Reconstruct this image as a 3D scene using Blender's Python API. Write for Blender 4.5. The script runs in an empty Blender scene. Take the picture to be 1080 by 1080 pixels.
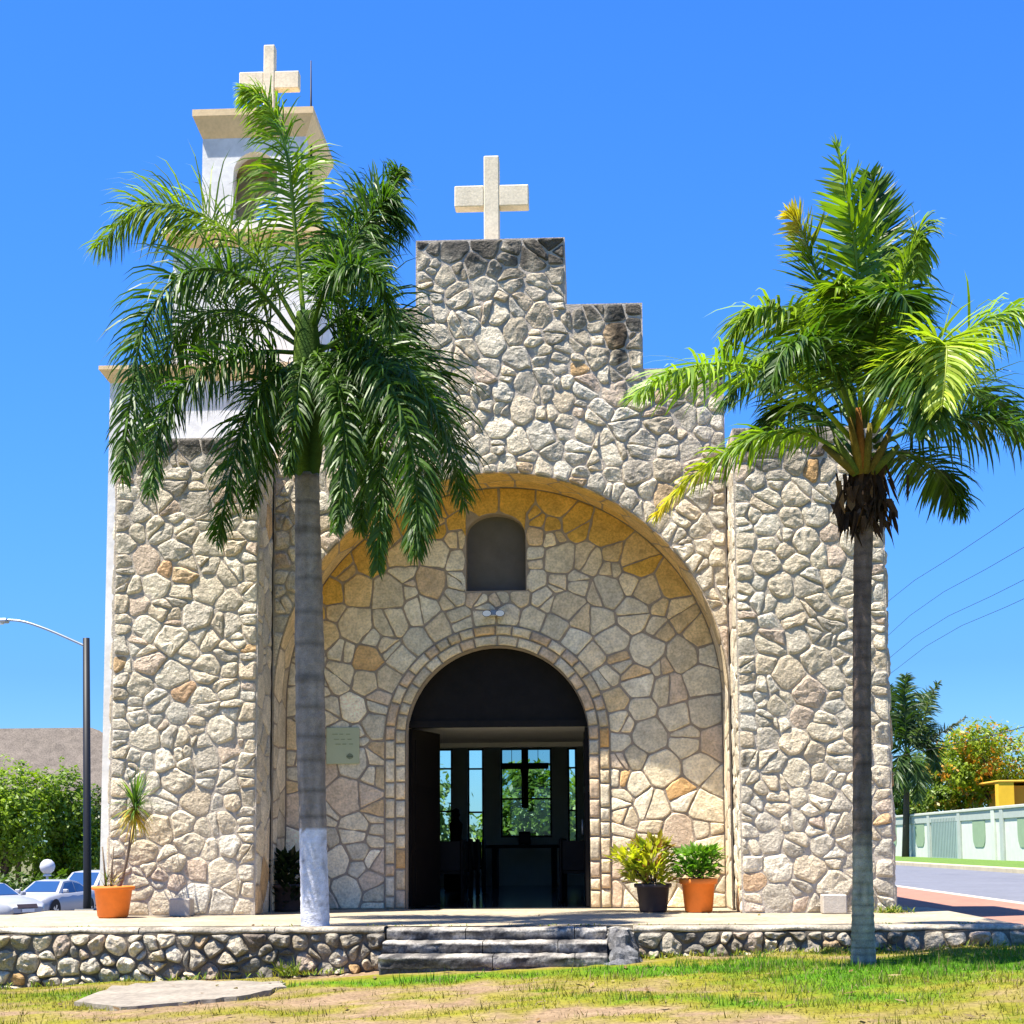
import bpy, math, random
import numpy as np
from mathutils import Vector, Matrix, noise as mnoise

random.seed(7)
R = math.radians
sc = bpy.context.scene
COL = sc.collection

# ---------------------------------------------------------------- camera
F_PX, CX, CY = 1700.0, 540.0, 710.0          # in pixels of a 1080 square
CAM = Vector((1.1, -20.0, 0.82))
ROT = Matrix.Rotation(R(2.7), 3, 'Z') @ Matrix.Rotation(R(90 + 6.06), 3, 'X') @ Matrix.Rotation(R(-0.35), 3, 'Z')
cd = bpy.data.cameras.new('camera')
cam = bpy.data.objects.new('camera', cd)
COL.objects.link(cam)
cam.matrix_world = Matrix.Translation(CAM) @ ROT.to_4x4()
cd.sensor_width = 36.0
cd.lens = 36.0 * F_PX / 1080.0
cd.shift_y = (CY - 540.0) / 1080.0
cd.clip_end = 3000
sc.camera = cam


def at(px, py, Y):
    """world point where the line of sight through photo pixel (px, py) meets the plane y = Y"""
    d = ROT @ Vector(((px - CX) / F_PX, -(py - CY) / F_PX, -1.0))
    t = (Y - CAM.y) / d.y
    return CAM + d * t


def atz(px, py, z):
    d = ROT @ Vector(((px - CX) / F_PX, -(py - CY) / F_PX, -1.0))
    return CAM + d * ((z - CAM.z) / d.z)


# ---------------------------------------------------------------- sky and sun
SUN_TRAVEL = Vector((0.36, 0.22, -1.0)).normalized()
w = bpy.data.worlds.new("World")
sc.world = w
w.use_nodes = True
nt = w.node_tree
nt.nodes.clear()
out = nt.nodes.new('ShaderNodeOutputWorld')
bg = nt.nodes.new('ShaderNodeBackground')
sky = nt.nodes.new('ShaderNodeTexSky')
sky.sky_type = 'NISHITA'
sky.sun_disc = False
sky.sun_elevation = math.asin(-SUN_TRAVEL.z)
sky.sun_rotation = math.atan2(-SUN_TRAVEL.x, -SUN_TRAVEL.y) % (2 * math.pi)
sky.air_density = 1.0
sky.dust_density = 0.3
sky.ozone_density = 3.0
hs = nt.nodes.new('ShaderNodeHueSaturation')
hs.inputs['Saturation'].default_value = 1.22
hs.inputs['Value'].default_value = 1.0
nt.links.new(sky.outputs[0], hs.inputs['Color'])
mul = nt.nodes.new('ShaderNodeMix'); mul.data_type = 'RGBA'; mul.blend_type = 'MULTIPLY'; mul.inputs[0].default_value = 1
mul.inputs[7].default_value = (.36, .62, 1.0, 1)
nt.links.new(hs.outputs[0], mul.inputs[6])
bw = nt.nodes.new('ShaderNodeRGBToBW'); nt.links.new(mul.outputs[2], bw.inputs[0])
mrs = nt.nodes.new('ShaderNodeMapRange'); mrs.inputs['From Min'].default_value = 1.0; mrs.inputs['From Max'].default_value = 2.8
mrs.inputs['To Min'].default_value = 1.0; mrs.inputs['To Max'].default_value = .62
nt.links.new(bw.outputs[0], mrs.inputs['Value'])
mul2 = nt.nodes.new('ShaderNodeMix'); mul2.data_type = 'RGBA'; mul2.blend_type = 'MULTIPLY'; mul2.inputs[0].default_value = 1
nt.links.new(mul.outputs[2], mul2.inputs[6]); nt.links.new(mrs.outputs[0], mul2.inputs[7])
nt.links.new(mul2.outputs[2], bg.inputs[0])
bg.inputs[1].default_value = 0.107
nt.links.new(bg.outputs[0], out.inputs[0])

sd = bpy.data.lights.new('sun', 'SUN')
sd.energy = 4.7
sd.angle = R(0.5)
sd.color = (1.0, 0.94, 0.84)
sun = bpy.data.objects.new('sun', sd)
COL.objects.link(sun)
sun.rotation_euler = SUN_TRAVEL.to_track_quat('-Z', 'Y').to_euler()
sun.location = (-10, -10, 30)

sc.view_settings.view_transform = 'Standard'
sc.view_settings.look = 'None'
sc.view_settings.exposure = 1.5
sc.view_settings.gamma = 1.0
sc.render.engine = 'CYCLES'
sc.cycles.max_bounces = 8
sc.cycles.transparent_max_bounces = 12


# ---------------------------------------------------------------- helpers
def tag(o, label=None, cat=None, group=None, kind=None):
    if label: o['label'] = label
    if cat: o['category'] = cat
    if group: o['group'] = group
    if kind: o['kind'] = kind
    return o


def thing(name, label, cat, loc=(0, 0, 0), group=None):
    o = bpy.data.objects.new(name, None)
    COL.objects.link(o)
    o.location = loc
    o.empty_display_size = 0.2
    return tag(o, label, cat, group)


def copy_tree(o, parent=None):
    c = o.copy()
    COL.objects.link(c)
    if parent: c.parent = parent
    for ch in [x for x in bpy.data.objects if x.parent == o]:
        copy_tree(ch, c)
    return c


class MB:
    """collects geometry, then links it as one mesh object"""

    def __init__(self):
        self.v, self.f, self.m, self.c, self.s = [], [], [], [], []

    def vert(self, p, col=(1, 1, 1)):
        self.v.append((p[0], p[1], p[2]))
        self.c.append((col[0], col[1], col[2], 1.0))
        return len(self.v) - 1

    def face(self, idx, mat=0, smooth=False):
        self.f.append(tuple(idx)); self.m.append(mat); self.s.append(smooth)

    def quad(self, a, b, c, d, col=(1, 1, 1), mat=0, smooth=False):
        self.face([self.vert(p, col) for p in (a, b, c, d)], mat, smooth)

    def box(self, lo, hi, col=(1, 1, 1), mat=0, bevel=0.0):
        x0, y0, z0 = lo; x1, y1, z1 = hi
        if bevel <= 0:
            i = [self.vert(p, col) for p in ((x0, y0, z0), (x1, y0, z0), (x1, y1, z0), (x0, y1, z0),
                                            (x0, y0, z1), (x1, y0, z1), (x1, y1, z1), (x0, y1, z1))]
            for q in ((0, 3, 2, 1), (4, 5, 6, 7), (0, 1, 5, 4), (1, 2, 6, 5), (2, 3, 7, 6), (3, 0, 4, 7)):
                self.face([i[k] for k in q], mat)
            return
        b = bevel
        ring = lambda e, z: [(x0 + e, y0 + b, z), (x0 + b, y0 + e, z), (x1 - b, y0 + e, z), (x1 - e, y0 + b, z),
                             (x1 - e, y1 - b, z), (x1 - b, y1 - e, z), (x0 + b, y1 - e, z), (x0 + e, y1 - b, z)]
        rings = [ring(b * .9, z0), ring(0, z0 + b), ring(0, z1 - b), ring(b * .9, z1)]
        ids = [[self.vert(p, col) for p in r] for r in rings]
        for a, c in zip(ids[:-1], ids[1:]):
            for k in range(8):
                self.face([a[k], a[(k + 1) % 8], c[(k + 1) % 8], c[k]], mat)
        self.face(ids[0][::-1], mat); self.face(ids[-1], mat)

    def tube(self, pts, radii, n=10, col=(1, 1, 1), mat=0, cols=None, caps=True):
        pts = [Vector(p) for p in pts]
        if not hasattr(radii, '__len__'): radii = [radii] * len(pts)
        prev = None; ref = None
        for i, p in enumerate(pts):
            t = (pts[min(i + 1, len(pts) - 1)] - pts[max(i - 1, 0)]).normalized()
            if ref is None:
                ref = Vector((1, 0, 0)) if abs(t.x) < .9 else Vector((0, 1, 0))
            u = (ref - t * ref.dot(t)).normalized(); ref = u
            v = t.cross(u)
            c = cols[i] if cols else col
            ring = [self.vert(p + (u * math.cos(2 * math.pi * k / n) + v * math.sin(2 * math.pi * k / n)) * radii[i], c) for k in range(n)]
            if prev:
                for k in range(n):
                    self.face([prev[k], prev[(k + 1) % n], ring[(k + 1) % n], ring[k]], mat, True)
            elif caps:
                self.face(ring[::-1], mat)
            prev = ring
        if caps: self.face(prev, mat)

    def lathe(self, prof, center=(0, 0, 0), n=28, col=(1, 1, 1), mat=0):
        prev = None
        for r, z in prof:
            ring = [self.vert((center[0] + r * math.cos(2 * math.pi * k / n), center[1] + r * math.sin(2 * math.pi * k / n), center[2] + z), col) for k in range(n)]
            if prev:
                for k in range(n):
                    self.face([prev[k], prev[(k + 1) % n], ring[(k + 1) % n], ring[k]], mat, True)
            prev = ring

    def build(self, name, mats, parent=None, merge=False):
        me = bpy.data.meshes.new(name)
        me.from_pydata(self.v, [], self.f)
        if not isinstance(mats, (list, tuple)): mats = [mats]
        for m in mats: me.materials.append(m)
        me.polygons.foreach_set('material_index', self.m)
        me.polygons.foreach_set('use_smooth', self.s)
        a = me.color_attributes.new('col', 'FLOAT_COLOR', 'POINT')
        a.data.foreach_set('color', np.array(self.c, dtype=np.float32).ravel())
        me.update()
        o = bpy.data.objects.new(name, me)
        COL.objects.link(o)
        if parent: o.parent = parent
        return o


def rel(o, parent):
    """keep world placement while parenting to an Empty that is only translated"""
    o.parent = parent
    o.location = -Vector(parent.location)
    return o


def material(name, color=None, rough=0.8, nscale=8.0, namt=0.25, bump=0.0, bscale=40.0, metallic=0.0,
             spec=0.3, translucent=0.0, tint=None, fine=0.0, coat=0.0):
    m = bpy.data.materials.new(name)
    m.use_nodes = True
    t = m.node_tree; N = t.nodes; L = t.links
    p = N['Principled BSDF']
    p.inputs['Roughness'].default_value = rough
    p.inputs['Metallic'].default_value = metallic
    p.inputs['Specular IOR Level'].default_value = spec
    if coat: p.inputs['Coat Weight'].default_value = coat; p.inputs['Coat Roughness'].default_value = .05
    tc = N.new('ShaderNodeTexCoord')
    if color is None:
        a = N.new('ShaderNodeAttribute'); a.attribute_name = 'col'; base = a.outputs['Color']
    else:
        r = N.new('ShaderNodeRGB'); r.outputs[0].default_value = (*color, 1); base = r.outputs[0]
    if namt > 0:
        n = N.new('ShaderNodeTexNoise'); n.inputs['Scale'].default_value = nscale; n.inputs['Detail'].default_value = 7
        n.inputs['Roughness'].default_value = .65
        L.new(tc.outputs['Object'], n.inputs['Vector'])
        mr = N.new('ShaderNodeMapRange'); mr.inputs['From Min'].default_value = .25; mr.inputs['From Max'].default_value = .75
        mr.inputs['To Min'].default_value = 1 - namt; mr.inputs['To Max'].default_value = 1 + namt * .6
        L.new(n.outputs['Fac'], mr.inputs['Value'])
        mx = N.new('ShaderNodeMix'); mx.data_type = 'RGBA'; mx.blend_type = 'MULTIPLY'; mx.inputs[0].default_value = 1
        L.new(base, mx.inputs[6])
        L.new(mr.outputs[0], mx.inputs[7])
        base = mx.outputs[2]
    if fine > 0:
        n = N.new('ShaderNodeTexNoise'); n.inputs['Scale'].default_value = nscale * 9; n.inputs['Detail'].default_value = 5
        L.new(tc.outputs['Object'], n.inputs['Vector'])
        mr = N.new('ShaderNodeMapRange'); mr.inputs['From Min'].default_value = .35; mr.inputs['From Max'].default_value = .6
        mr.inputs['To Min'].default_value = 1 - fine; mr.inputs['To Max'].default_value = 1.05
        L.new(n.outputs['Fac'], mr.inputs['Value'])
        mx = N.new('ShaderNodeMix'); mx.data_type = 'RGBA'; mx.blend_type = 'MULTIPLY'; mx.inputs[0].default_value = 1
        L.new(base, mx.inputs[6]); L.new(mr.outputs[0], mx.inputs[7])
        base = mx.outputs[2]
    L.new(base, p.inputs['Base Color'])
    if bump > 0:
        n2 = N.new('ShaderNodeTexNoise'); n2.inputs['Scale'].default_value = bscale; n2.inputs['Detail'].default_value = 8
        n2.inputs['Roughness'].default_value = .62
        L.new(tc.outputs['Object'], n2.inputs['Vector'])
        b = N.new('ShaderNodeBump'); b.inputs['Strength'].default_value = bump; b.inputs['Distance'].default_value = .03
        L.new(n2.outputs['Fac'], b.inputs['Height'])
        L.new(b.outputs[0], p.inputs['Normal'])
    if translucent > 0:
        tr = N.new('ShaderNodeBsdfTranslucent')
        mxs = N.new('ShaderNodeMixShader'); mxs.inputs[0].default_value = translucent
        g = N.new('ShaderNodeMix'); g.data_type = 'RGBA'; g.blend_type = 'MULTIPLY'; g.inputs[0].default_value = 1
        L.new(base, g.inputs[6]); g.inputs[7].default_value = (1.35, 1.5, .5, 1)
        L.new(g.outputs[2], tr.inputs['Color'])
        L.new(p.outputs[0], mxs.inputs[1]); L.new(tr.outputs[0], mxs.inputs[2])
        L.new(mxs.outputs[0], N['Material Output'].inputs['Surface'])
    return m


def glass_mat(name, tint=(.8, .9, .9), refl=.12):
    m = bpy.data.materials.new(name); m.use_nodes = True
    t = m.node_tree; N = t.nodes; L = t.links; N.remove(N['Principled BSDF'])
    tr = N.new('ShaderNodeBsdfTransparent'); tr.inputs[0].default_value = (*tint, 1)
    gl = N.new('ShaderNodeBsdfGlossy'); gl.inputs['Roughness'].default_value = .03
    mx = N.new('ShaderNodeMixShader'); mx.inputs[0].default_value = refl
    L.new(tr.outputs[0], mx.inputs[1]); L.new(gl.outputs[0], mx.inputs[2])
    L.new(mx.outputs[0], N['Material Output'].inputs['Surface'])
    return m


M = {}
M['stone'] = material('stone', None, .95, 5, .24, .75, 30, fine=.32, spec=.1)
M['flagstone'] = material('flagstone', None, .92, 4, .26, .45, 26, fine=.24, spec=.12)
M['mortar'] = material('mortar', (.47, .41, .335), .95, 9, .35, .5, 40, spec=.1)
M['mortar_dark'] = material('mortar_dark', (.17, .145, .115), .95, 9, .35, .5, 40, spec=.1)
M['mortar_pale'] = material('mortar_pale', (.36, .29, .22), .95, 9, .3, .5, 40, spec=.1)
M['plaster'] = material('plaster', (.64, .43, .16), .9, 3, .18, .15, 30, fine=.1, spec=.15)
M['white_paint'] = material('white_paint', (.69, .68, .65), .8, .9, .22, .12, 30, fine=.10)
M['cream_paint'] = material('cream_paint', (.68, .50, .28), .75, 2.5, .14, .08, 30, fine=.06)
M['yellow_paint'] = material('yellow_paint', (.82, .60, .20), .75, 2.5, .14, .08, 30, fine=.06)
M['cross_paint'] = material('cross_paint', (.72, .62, .45), .8, 3.5, .20, .12, 30, fine=.12)
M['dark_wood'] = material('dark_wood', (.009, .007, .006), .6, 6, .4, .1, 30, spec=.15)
M['interior_wall'] = material('interior_wall', (.55, .60, .60), .8, 2, .1)
M['interior_soffit'] = material('interior_soffit', (.8, .8, .77), .8, 2, .1)
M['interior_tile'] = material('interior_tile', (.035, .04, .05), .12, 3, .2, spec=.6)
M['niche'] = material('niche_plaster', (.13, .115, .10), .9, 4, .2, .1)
M['dark_metal'] = material('dark_metal', (.010, .011, .014), .5, 6, .2, spec=.25)
M['grey_metal'] = material('grey_metal', (.35, .38, .42), .4, 6, .15, metallic=.6)
M['glass'] = glass_mat('window_glass', (.42, .60, .62), .05)
M['side_glass'] = glass_mat('side_glass', (.80, .98, .96), .05)
M['leaf'] = material('leaf', None, .45, 3, .25, spec=.4, translucent=.38)
M['bark'] = material('bark', None, .9, 14, .3, .6, 30, fine=.25, spec=.1)
M['terracotta'] = material('terracotta', (.80, .20, .025), .55, 7, .16, .06, 40, spec=.35)
M['dark_plastic'] = material('dark_plastic', (.055, .04, .04), .5, 6, .25)
M['soil'] = material('soil', (.06, .04, .025), .95, 20, .4, .8, 30)
M['terrace'] = material('terrace_paving', (.40, .335, .235), .9, 1.6, .36, .25, 20, fine=.28, spec=.15)
M['step_stone'] = material('step_stone', None, .9, 5, .45, .55, 18, fine=.4, spec=.15)
M['slab'] = material('slab_concrete', (.27, .235, .185), .95, 2.2, .34, .3, 24, fine=.25)
M['concrete'] = material('concrete', (.42, .37, .31), .9, 8, .2, .2, 40, fine=.1)
M['concrete_pale'] = material('concrete_pale', (.46, .41, .34), .9, 8, .2, .2, 40, fine=.1)
M['ground'] = material('ground', None, .95, 3.0, .28, .6, 18, fine=.35, spec=.05)
M['grass'] = material('grass_blade', None, .6, 2, .2, spec=.2, translucent=.25)
M['asphalt'] = material('asphalt', (.145, .15, .17), .9, .6, .16, .1, 60, fine=.1)
M['pink_paving'] = material('pink_paving', (.31, .155, .105), .9, 1.2, .18, .1, 30, fine=.12)
M['kerb'] = material('kerb_paint', (.46, .40, .26), .85, 2, .2)
M['attr_paint'] = material('painted', None, .7, 2, .12, .05, 30)
M['attr_matte'] = material('matte', None, .9, 5, .2)
M['thatch'] = material('thatch', (.155, .130, .105), .95, 1.6, .4, .8, 14, fine=.4)
M['car_paint'] = material('car_paint', (.30, .31, .335), .4, 2, .03, spec=.4, coat=.2)
M['car_glass'] = material('car_glass', (.02, .06, .16), .12, 2, .05, spec=.25)
M['rubber'] = material('rubber', (.015, .015, .016), .8, 5, .2)
M['alloy'] = material('alloy', (.5, .5, .52), .35, 5, .1, metallic=.7)
M['lamp_glass'] = material('lamp_glass', (.8, .8, .8), .25, 3, .03, spec=.5)
M['globe'] = material('globe_glass', (.48, .48, .50), .3, 3, .03, spec=.5)

# ---------------------------------------------------------------- ground
def sstep(a, b, x):
    t = min(1, max(0, (x - a) / (b - a)))
    return t * t * (3 - 2 * t)


def interp(x, xs, ys):
    return float(np.interp(x, xs, ys))


def ground_z(x, y):
    front = interp(x, [-9, -6.6, -2.3, .8, 3.0, 6, 9], [-.74, -.66, -.48, -.34, -.26, -.17, -.15])
    front -= .16 * sstep(-6, -15, y)
    back = interp(x, [-7.5, -5.9, 5.3, 9], [-.62, -.4, -.3, -.16])
    left_low = -1.25 * sstep(2, 24, y) * sstep(-5.9, -11, x)
    t = sstep(-3.2, -1.5, y)
    z = front * (1 - t) + back * t + left_low
    z -= .24 * sstep(5.35, 7.0, x) * sstep(-3.2, -1.0, y) * 0.55
    return z


def fbm(x, y, s, o=0.0):
    return mnoise.fractal(Vector((x * s + o, y * s - o, o)), 0.8, 2.0, 5)


def greenness(x, y):
    """how green the lawn is at a point, 0 dry sand to 1 lush"""
    g = 0.10
    for (cx, cy, rx, ry, a) in ((-6.2, -7.0, 1.7, 3.2, 1.1), (-5.0, -9.5, 2.3, 1.2, .5), (-3.2, -5.0, 2.4, .45, .6), (-.6, -5.3, 2.6, .3, .6),  # last patch: shadow at the foot of the steps, painted as greener lawn
                                (3.6, -6.0, 2.6, 1.5, .85), (6.8, -6.0, 2.4, 2.4, .85), (2.0, -5.4, 1.3, .5, .5),
                                (-3.6, -8.8, 2.0, .5, .35), (2.9, -8.2, 1.8, .7, .5), (-6, -12, 3, 2, .6), (5, -12, 4, 2, .5)):
        g += a * math.exp(-((x - cx) / rx) ** 2 - ((y - cy) / ry) ** 2)
    g += .62 * fbm(x, y * 1.7, .8, 3.1) + .26 * fbm(x, y * 1.5, 3.2, 9.0)
    return min(1, max(0, g))


def lawn_col(x, y):
    g = greenness(x, y)
    n = .5 + .5 * fbm(x, y, 5.0, 1.7)
    dry = Vector((.225, .150, .085)).lerp(Vector((.31, .22, .135)), n)
    yel = Vector((.215, .195, .022))
    grn = Vector((.078, .185, .008))
    if g < .45:
        return dry.lerp(yel, g / .45)
    return yel.lerp(grn, (g - .45) / .55)


SLAB_PX = [(78, 1056), (120, 1040), (180, 1034), (298, 1035), (300, 1040), (262, 1049), (200, 1056), (130, 1062)]
SLAB = []
SLAB_PX = [(x + 2.5 * math.sin(k * 2.3), y + .8 * math.cos(k * 3.1)) for k, (x, y) in enumerate([(p[0] + (q[0] - p[0]) * t / 5, p[1] + (q[1] - p[1]) * t / 5) for p, q in zip(SLAB_PX, SLAB_PX[1:] + SLAB_PX[:1]) for t in range(5)])]
for p in SLAB_PX:
    q = atz(p[0], p[1], -.56)
    q = atz(p[0], p[1], ground_z(q.x, q.y) + .030)
    SLAB.append(q)


def in_poly(x, y, poly):
    c = False
    j = len(poly) - 1
    for i in range(len(poly)):
        if (poly[i].y > y) != (poly[j].y > y) and x < (poly[j].x - poly[i].x) * (y - poly[i].y) / (poly[j].y - poly[i].y) + poly[i].x: c = not c
        j = i
    return c


xs = sorted(set([-900, -500, -300, -180, -110, -70, -48, -34, -25, -19, -15, -12, -10.5] + [round(-9.5 + .14 * i, 3) for i in range(137)] +
                [10.5, 12, 14.8, 19, 25, 32, 44, 60, 90, 140, 220, 350, 600, 900]))
ys = sorted(set([-300, -120, -60, -35, -24, -19] + [round(-16.5 + .14 * i, 3) for i in range(112)] +
                [0, 2, 4, 6, 9, 12, 16, 20, 25, 32, 40, 50, 65, 85, 110, 150, 210, 300, 500, 900, 1500]))
mb = MB()
grid = []
for y in ys:
    row = []
    for x in xs:
        z = ground_z(x, y)
        if -9.5 < x < 9.6 and -16.6 < y < -1:
            z += .035 * fbm(x, y, .9) + .010 * fbm(x, y, 6)
            c = lawn_col(x, y)
            if in_poly(x, y, SLAB): z -= .07
        else:
            c = (.13, .14, .05) if x > -10 else (.14, .14, .07)
        row.append(mb.vert((x, y, z), c))
    grid.append(row)
for j in range(len(ys) - 1):
    for i in range(len(xs) - 1):
        mb.face([grid[j][i], grid[j][i + 1], grid[j + 1][i + 1], grid[j + 1][i]], 0, True)
ground = mb.build('ground', M['ground'])
tag(ground, 'patchy lawn and dry sandy ground around the church', 'ground', kind='structure')

# grass blades on the lawn in front of the church
mb = MB()
rg = random.Random(3)
count = 0
while count < 95000:
    x = rg.uniform(-7.6, 9.2); y = rg.uniform(-12.5, -3.9)
    g = greenness(x, y)
    if y > -5.25 and -1.75 < x < 1.9: continue
    if rg.random() > .10 + .95 * g: continue
    z = ground_z(x, y) + .035 * fbm(x, y, .9)
    if in_poly(x, y, SLAB): continue
    h = rg.uniform(.010, .05) * rg.uniform(.5, 1.0) * (0.6 + .8 * g) * (1.9 if fbm(x, y, 2.5, 6) > .25 else 1); wd = rg.uniform(.003, .007)
    a = rg.uniform(0, 6.28)
    dx, dy = math.cos(a), math.sin(a)
    lx, ly = rg.uniform(-.03, .03), rg.uniform(-.03, .03)
    c = lawn_col(x, y) * rg.uniform(.75, 1.35)
    if rg.random() < .18: c = Vector((.30, .24, .11)) * rg.uniform(.7, 1.1)
    i0 = mb.vert((x - dx * wd, y - dy * wd, z - .005), c); i1 = mb.vert((x + dx * wd, y + dy * wd, z - .005), c)
    i2 = mb.vert((x + lx, y + ly, z + h), c)
    mb.face([i0, i1, i2]); count += 1
tag(mb.build('grass', M['grass']), 'short patchy grass on the lawn in front of the terrace wall', 'grass', kind='stuff')


def sheet(name, x0, x1, y0, y1, dz, m, label, cat='ground', n=24, top=None):
    mb = MB()
    yy = [y0 + (y1 - y0) * (i / n) ** 2 for i in range(n + 1)]
    xx = [x0 + (x1 - x0) * i / 6 for i in range(7)]
    zf = (lambda x, y: top) if top is not None else (lambda x, y: ground_z(x, y) + dz)
    ids = [[mb.vert((x, y, zf(x, y))) for x in xx] for y in yy]
    for j in range(n):
        for i in range(6):
            mb.face([ids[j][i], ids[j][i + 1], ids[j + 1][i + 1], ids[j + 1][i]], 0, True)
    o = mb.build(name, m)
    return tag(o, label, cat, kind='structure')


# right-hand side: pavement, kerb, road, far verge
RZ = -.20
mb = MB(); mb.box((5.36, -3.05, -.5), (7.35, 160, -.085), bevel=.01)
tag(mb.build('pavement', M['pink_paving']), 'pink paved pavement beside the church', 'pavement', kind='structure')
mb = MB(); mb.box((7.352, -40, -.5), (7.55, 160, -.082), bevel=.015)
tag(mb.build('kerb', M['concrete_pale']), 'pale kerb along the near side of the road', 'kerb', kind='structure')
mb = MB(); mb.quad((7.3, -40, RZ), (14.8, -40, RZ), (14.8, 400, RZ), (7.3, 400, RZ))
tag(mb.build('road', M['asphalt']), 'grey asphalt road running past the church', 'road', kind='structure')
mb = MB(); mb.box((14.75, -40, -.5), (15.25, 300, -.05), bevel=.02)
tag(mb.build('kerb', M['kerb']), 'pale yellow kerb along the far side of the road', 'kerb', kind='structure')
mb = MB(); mb.quad((15.2, -40, -.07), (24, -40, -.03), (24, 300, -.03), (15.2, 300, -.07), (.13, .22, .05))
tag(mb.build('verge', M['ground']), 'narrow grass verge below the pale green wall', 'verge', kind='structure')
sheet('parking_lot', -60, -9, 6, 60, .02, material('parking_asphalt', (.19, .18, .17), .9, .8, .2, .1, 40), 'pale parking lot left of the church', 'parking')

# ---------------------------------------------------------------- stone pattern
def cells(seeds, gap, aspect=1.0, lim=1.2, rnd=None, mirror=None, split=.3):
    """weighted Voronoi polygons of 2-D seeds (x, y, r), each inset by gap; mirror(p) gives reflections beyond the wall's edges"""
    base = [(p[0], p[1], p[2]) for p in seeds]
    n0 = len(base)
    allp = list(base)
    if mirror:
        for (x, y, r) in base:
            for q in mirror(x, y): allp.append((q[0], q[1], r))
    S = np.array(allp, dtype=float)
    P = S[:, :2].copy(); P[:, 1] *= aspect
    W = (S[:, 2] * .5) ** 2
    polys = []

    def clip(poly, nx, ny, dd):
        res = []
        m = len(poly)
        for k in range(m):
            a = poly[k]; b = poly[(k + 1) % m]
            da = nx * a[0] + ny * a[1] - dd; db = nx * b[0] + ny * b[1] - dd
            if da <= 0: res.append(a)
            if (da < 0 < db) or (db < 0 < da):
                t = da / (da - db)
                res.append((a[0] + (b[0] - a[0]) * t, a[1] + (b[1] - a[1]) * t))
        return res
    for i in range(n0):
        d = ((P - P[i]) ** 2).sum(1)
        idx = np.argsort(d)[1:26]
        c = P[i]
        poly = [(c[0] - lim, c[1] - lim), (c[0] + lim, c[1] - lim), (c[0] + lim, c[1] + lim), (c[0] - lim, c[1] + lim)]
        for j in idx:
            q = P[j]; n = q - c; L = math.hypot(n[0], n[1])
            if L < 1e-6: continue
            nx, ny = n[0] / L, n[1] / L
            off = (L * L + (W[i] - W[j]) * .8) / (2 * L)
            off = min(max(off, .2 * L), .8 * L)
            poly = clip(poly, nx, ny, nx * c[0] + ny * c[1] + off - gap)
            if len(poly) < 3: break
        if len(poly) < 3: continue
        parts = [poly]
        w_ = max(p[0] for p in poly) - min(p[0] for p in poly); h_ = max(p[1] for p in poly) - min(p[1] for p in poly)
        if rnd and rnd.random() < split and min(w_, h_) > .2:
            cx = sum(p[0] for p in poly) / len(poly); cy = sum(p[1] for p in poly) / len(poly)
            an = rnd.gauss(0, .45) + (math.pi / 2 if h_ > w_ * .95 else 0)
            nx, ny = math.cos(an), math.sin(an); o = nx * cx + ny * cy + rnd.uniform(-.05, .05)
            parts = [clip(poly, nx, ny, o - gap), clip(poly, -nx, -ny, -o - gap)]
        for q in parts:
            if len(q) >= 3: polys.append((i, [(x, y / aspect) for x, y in q]))
    return polys


def poisson(rnd, inside, bounds, dist, tries=9000, pre=()):
    pts = [(p[0], p[1], p[2] if len(p) > 2 else dist) for p in pre]
    x0, x1, y0, y1 = bounds
    for big in (1.3, 1.05, .8, .58):
        for _ in range(tries // (9 if big > 1.2 else 4)):
            x = rnd.uniform(x0, x1); y = rnd.uniform(y0, y1)
            if not inside(x, y): continue
            r = dist * big * rnd.uniform(.85, 1.1)
            ok = True
            for (a, b, q) in pts:
                dx = x - a
                if dx > 1 or dx < -1: continue
                if dx * dx + (y - b) ** 2 < ((r + q) / 2) ** 2: ok = False; break
            if ok: pts.append((x, y, r))
    return pts


def mirror_rect(x0, x1, z0, z1, lim=.35):
    def f(x, z):
        r = []
        if x - x0 < lim: r.append((2 * x0 - x, z))
        if x1 - x < lim: r.append((2 * x1 - x, z))
        if z - z0 < lim: r.append((x, 2 * z0 - z))
        if z1 - z < lim: r.append((x, 2 * z1 - z))
        return r
    return f


def outline(poly, rnd, rough, cut=.22, step=.05, soft=.028):
    """rounded, slightly rough outline"""
    for it in range(2):
        res = []
        c = cut if it == 0 else .25
        m = len(poly)
        for k in range(m):
            a = poly[k]; b = poly[(k + 1) % m]
            L = math.hypot(b[0] - a[0], b[1] - a[1])
            if L < 1e-4: continue
            f = min(c, soft / L) if it == 0 else c
            res.append((a[0] + (b[0] - a[0]) * f, a[1] + (b[1] - a[1]) * f))
            res.append((b[0] + (a[0] - b[0]) * f, b[1] + (a[1] - b[1]) * f))
        poly = res
    dens = []
    m = len(poly)
    for k in range(m):
        a = poly[k]; b = poly[(k + 1) % m]
        L = math.hypot(b[0] - a[0], b[1] - a[1])
        n = max(1, int(L / step))
        for q in range(n):
            t = q / n
            dens.append((a[0] + (b[0] - a[0]) * t, a[1] + (b[1] - a[1]) * t))
    if rough:
        o = rnd.uniform(0, 100)
        dens = [(x + rough * mnoise.noise(Vector((x * 9, y * 9, o))), y + rough * mnoise.noise(Vector((x * 9, y * 9, o + 31)))) for x, y in dens]
    return dens


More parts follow.
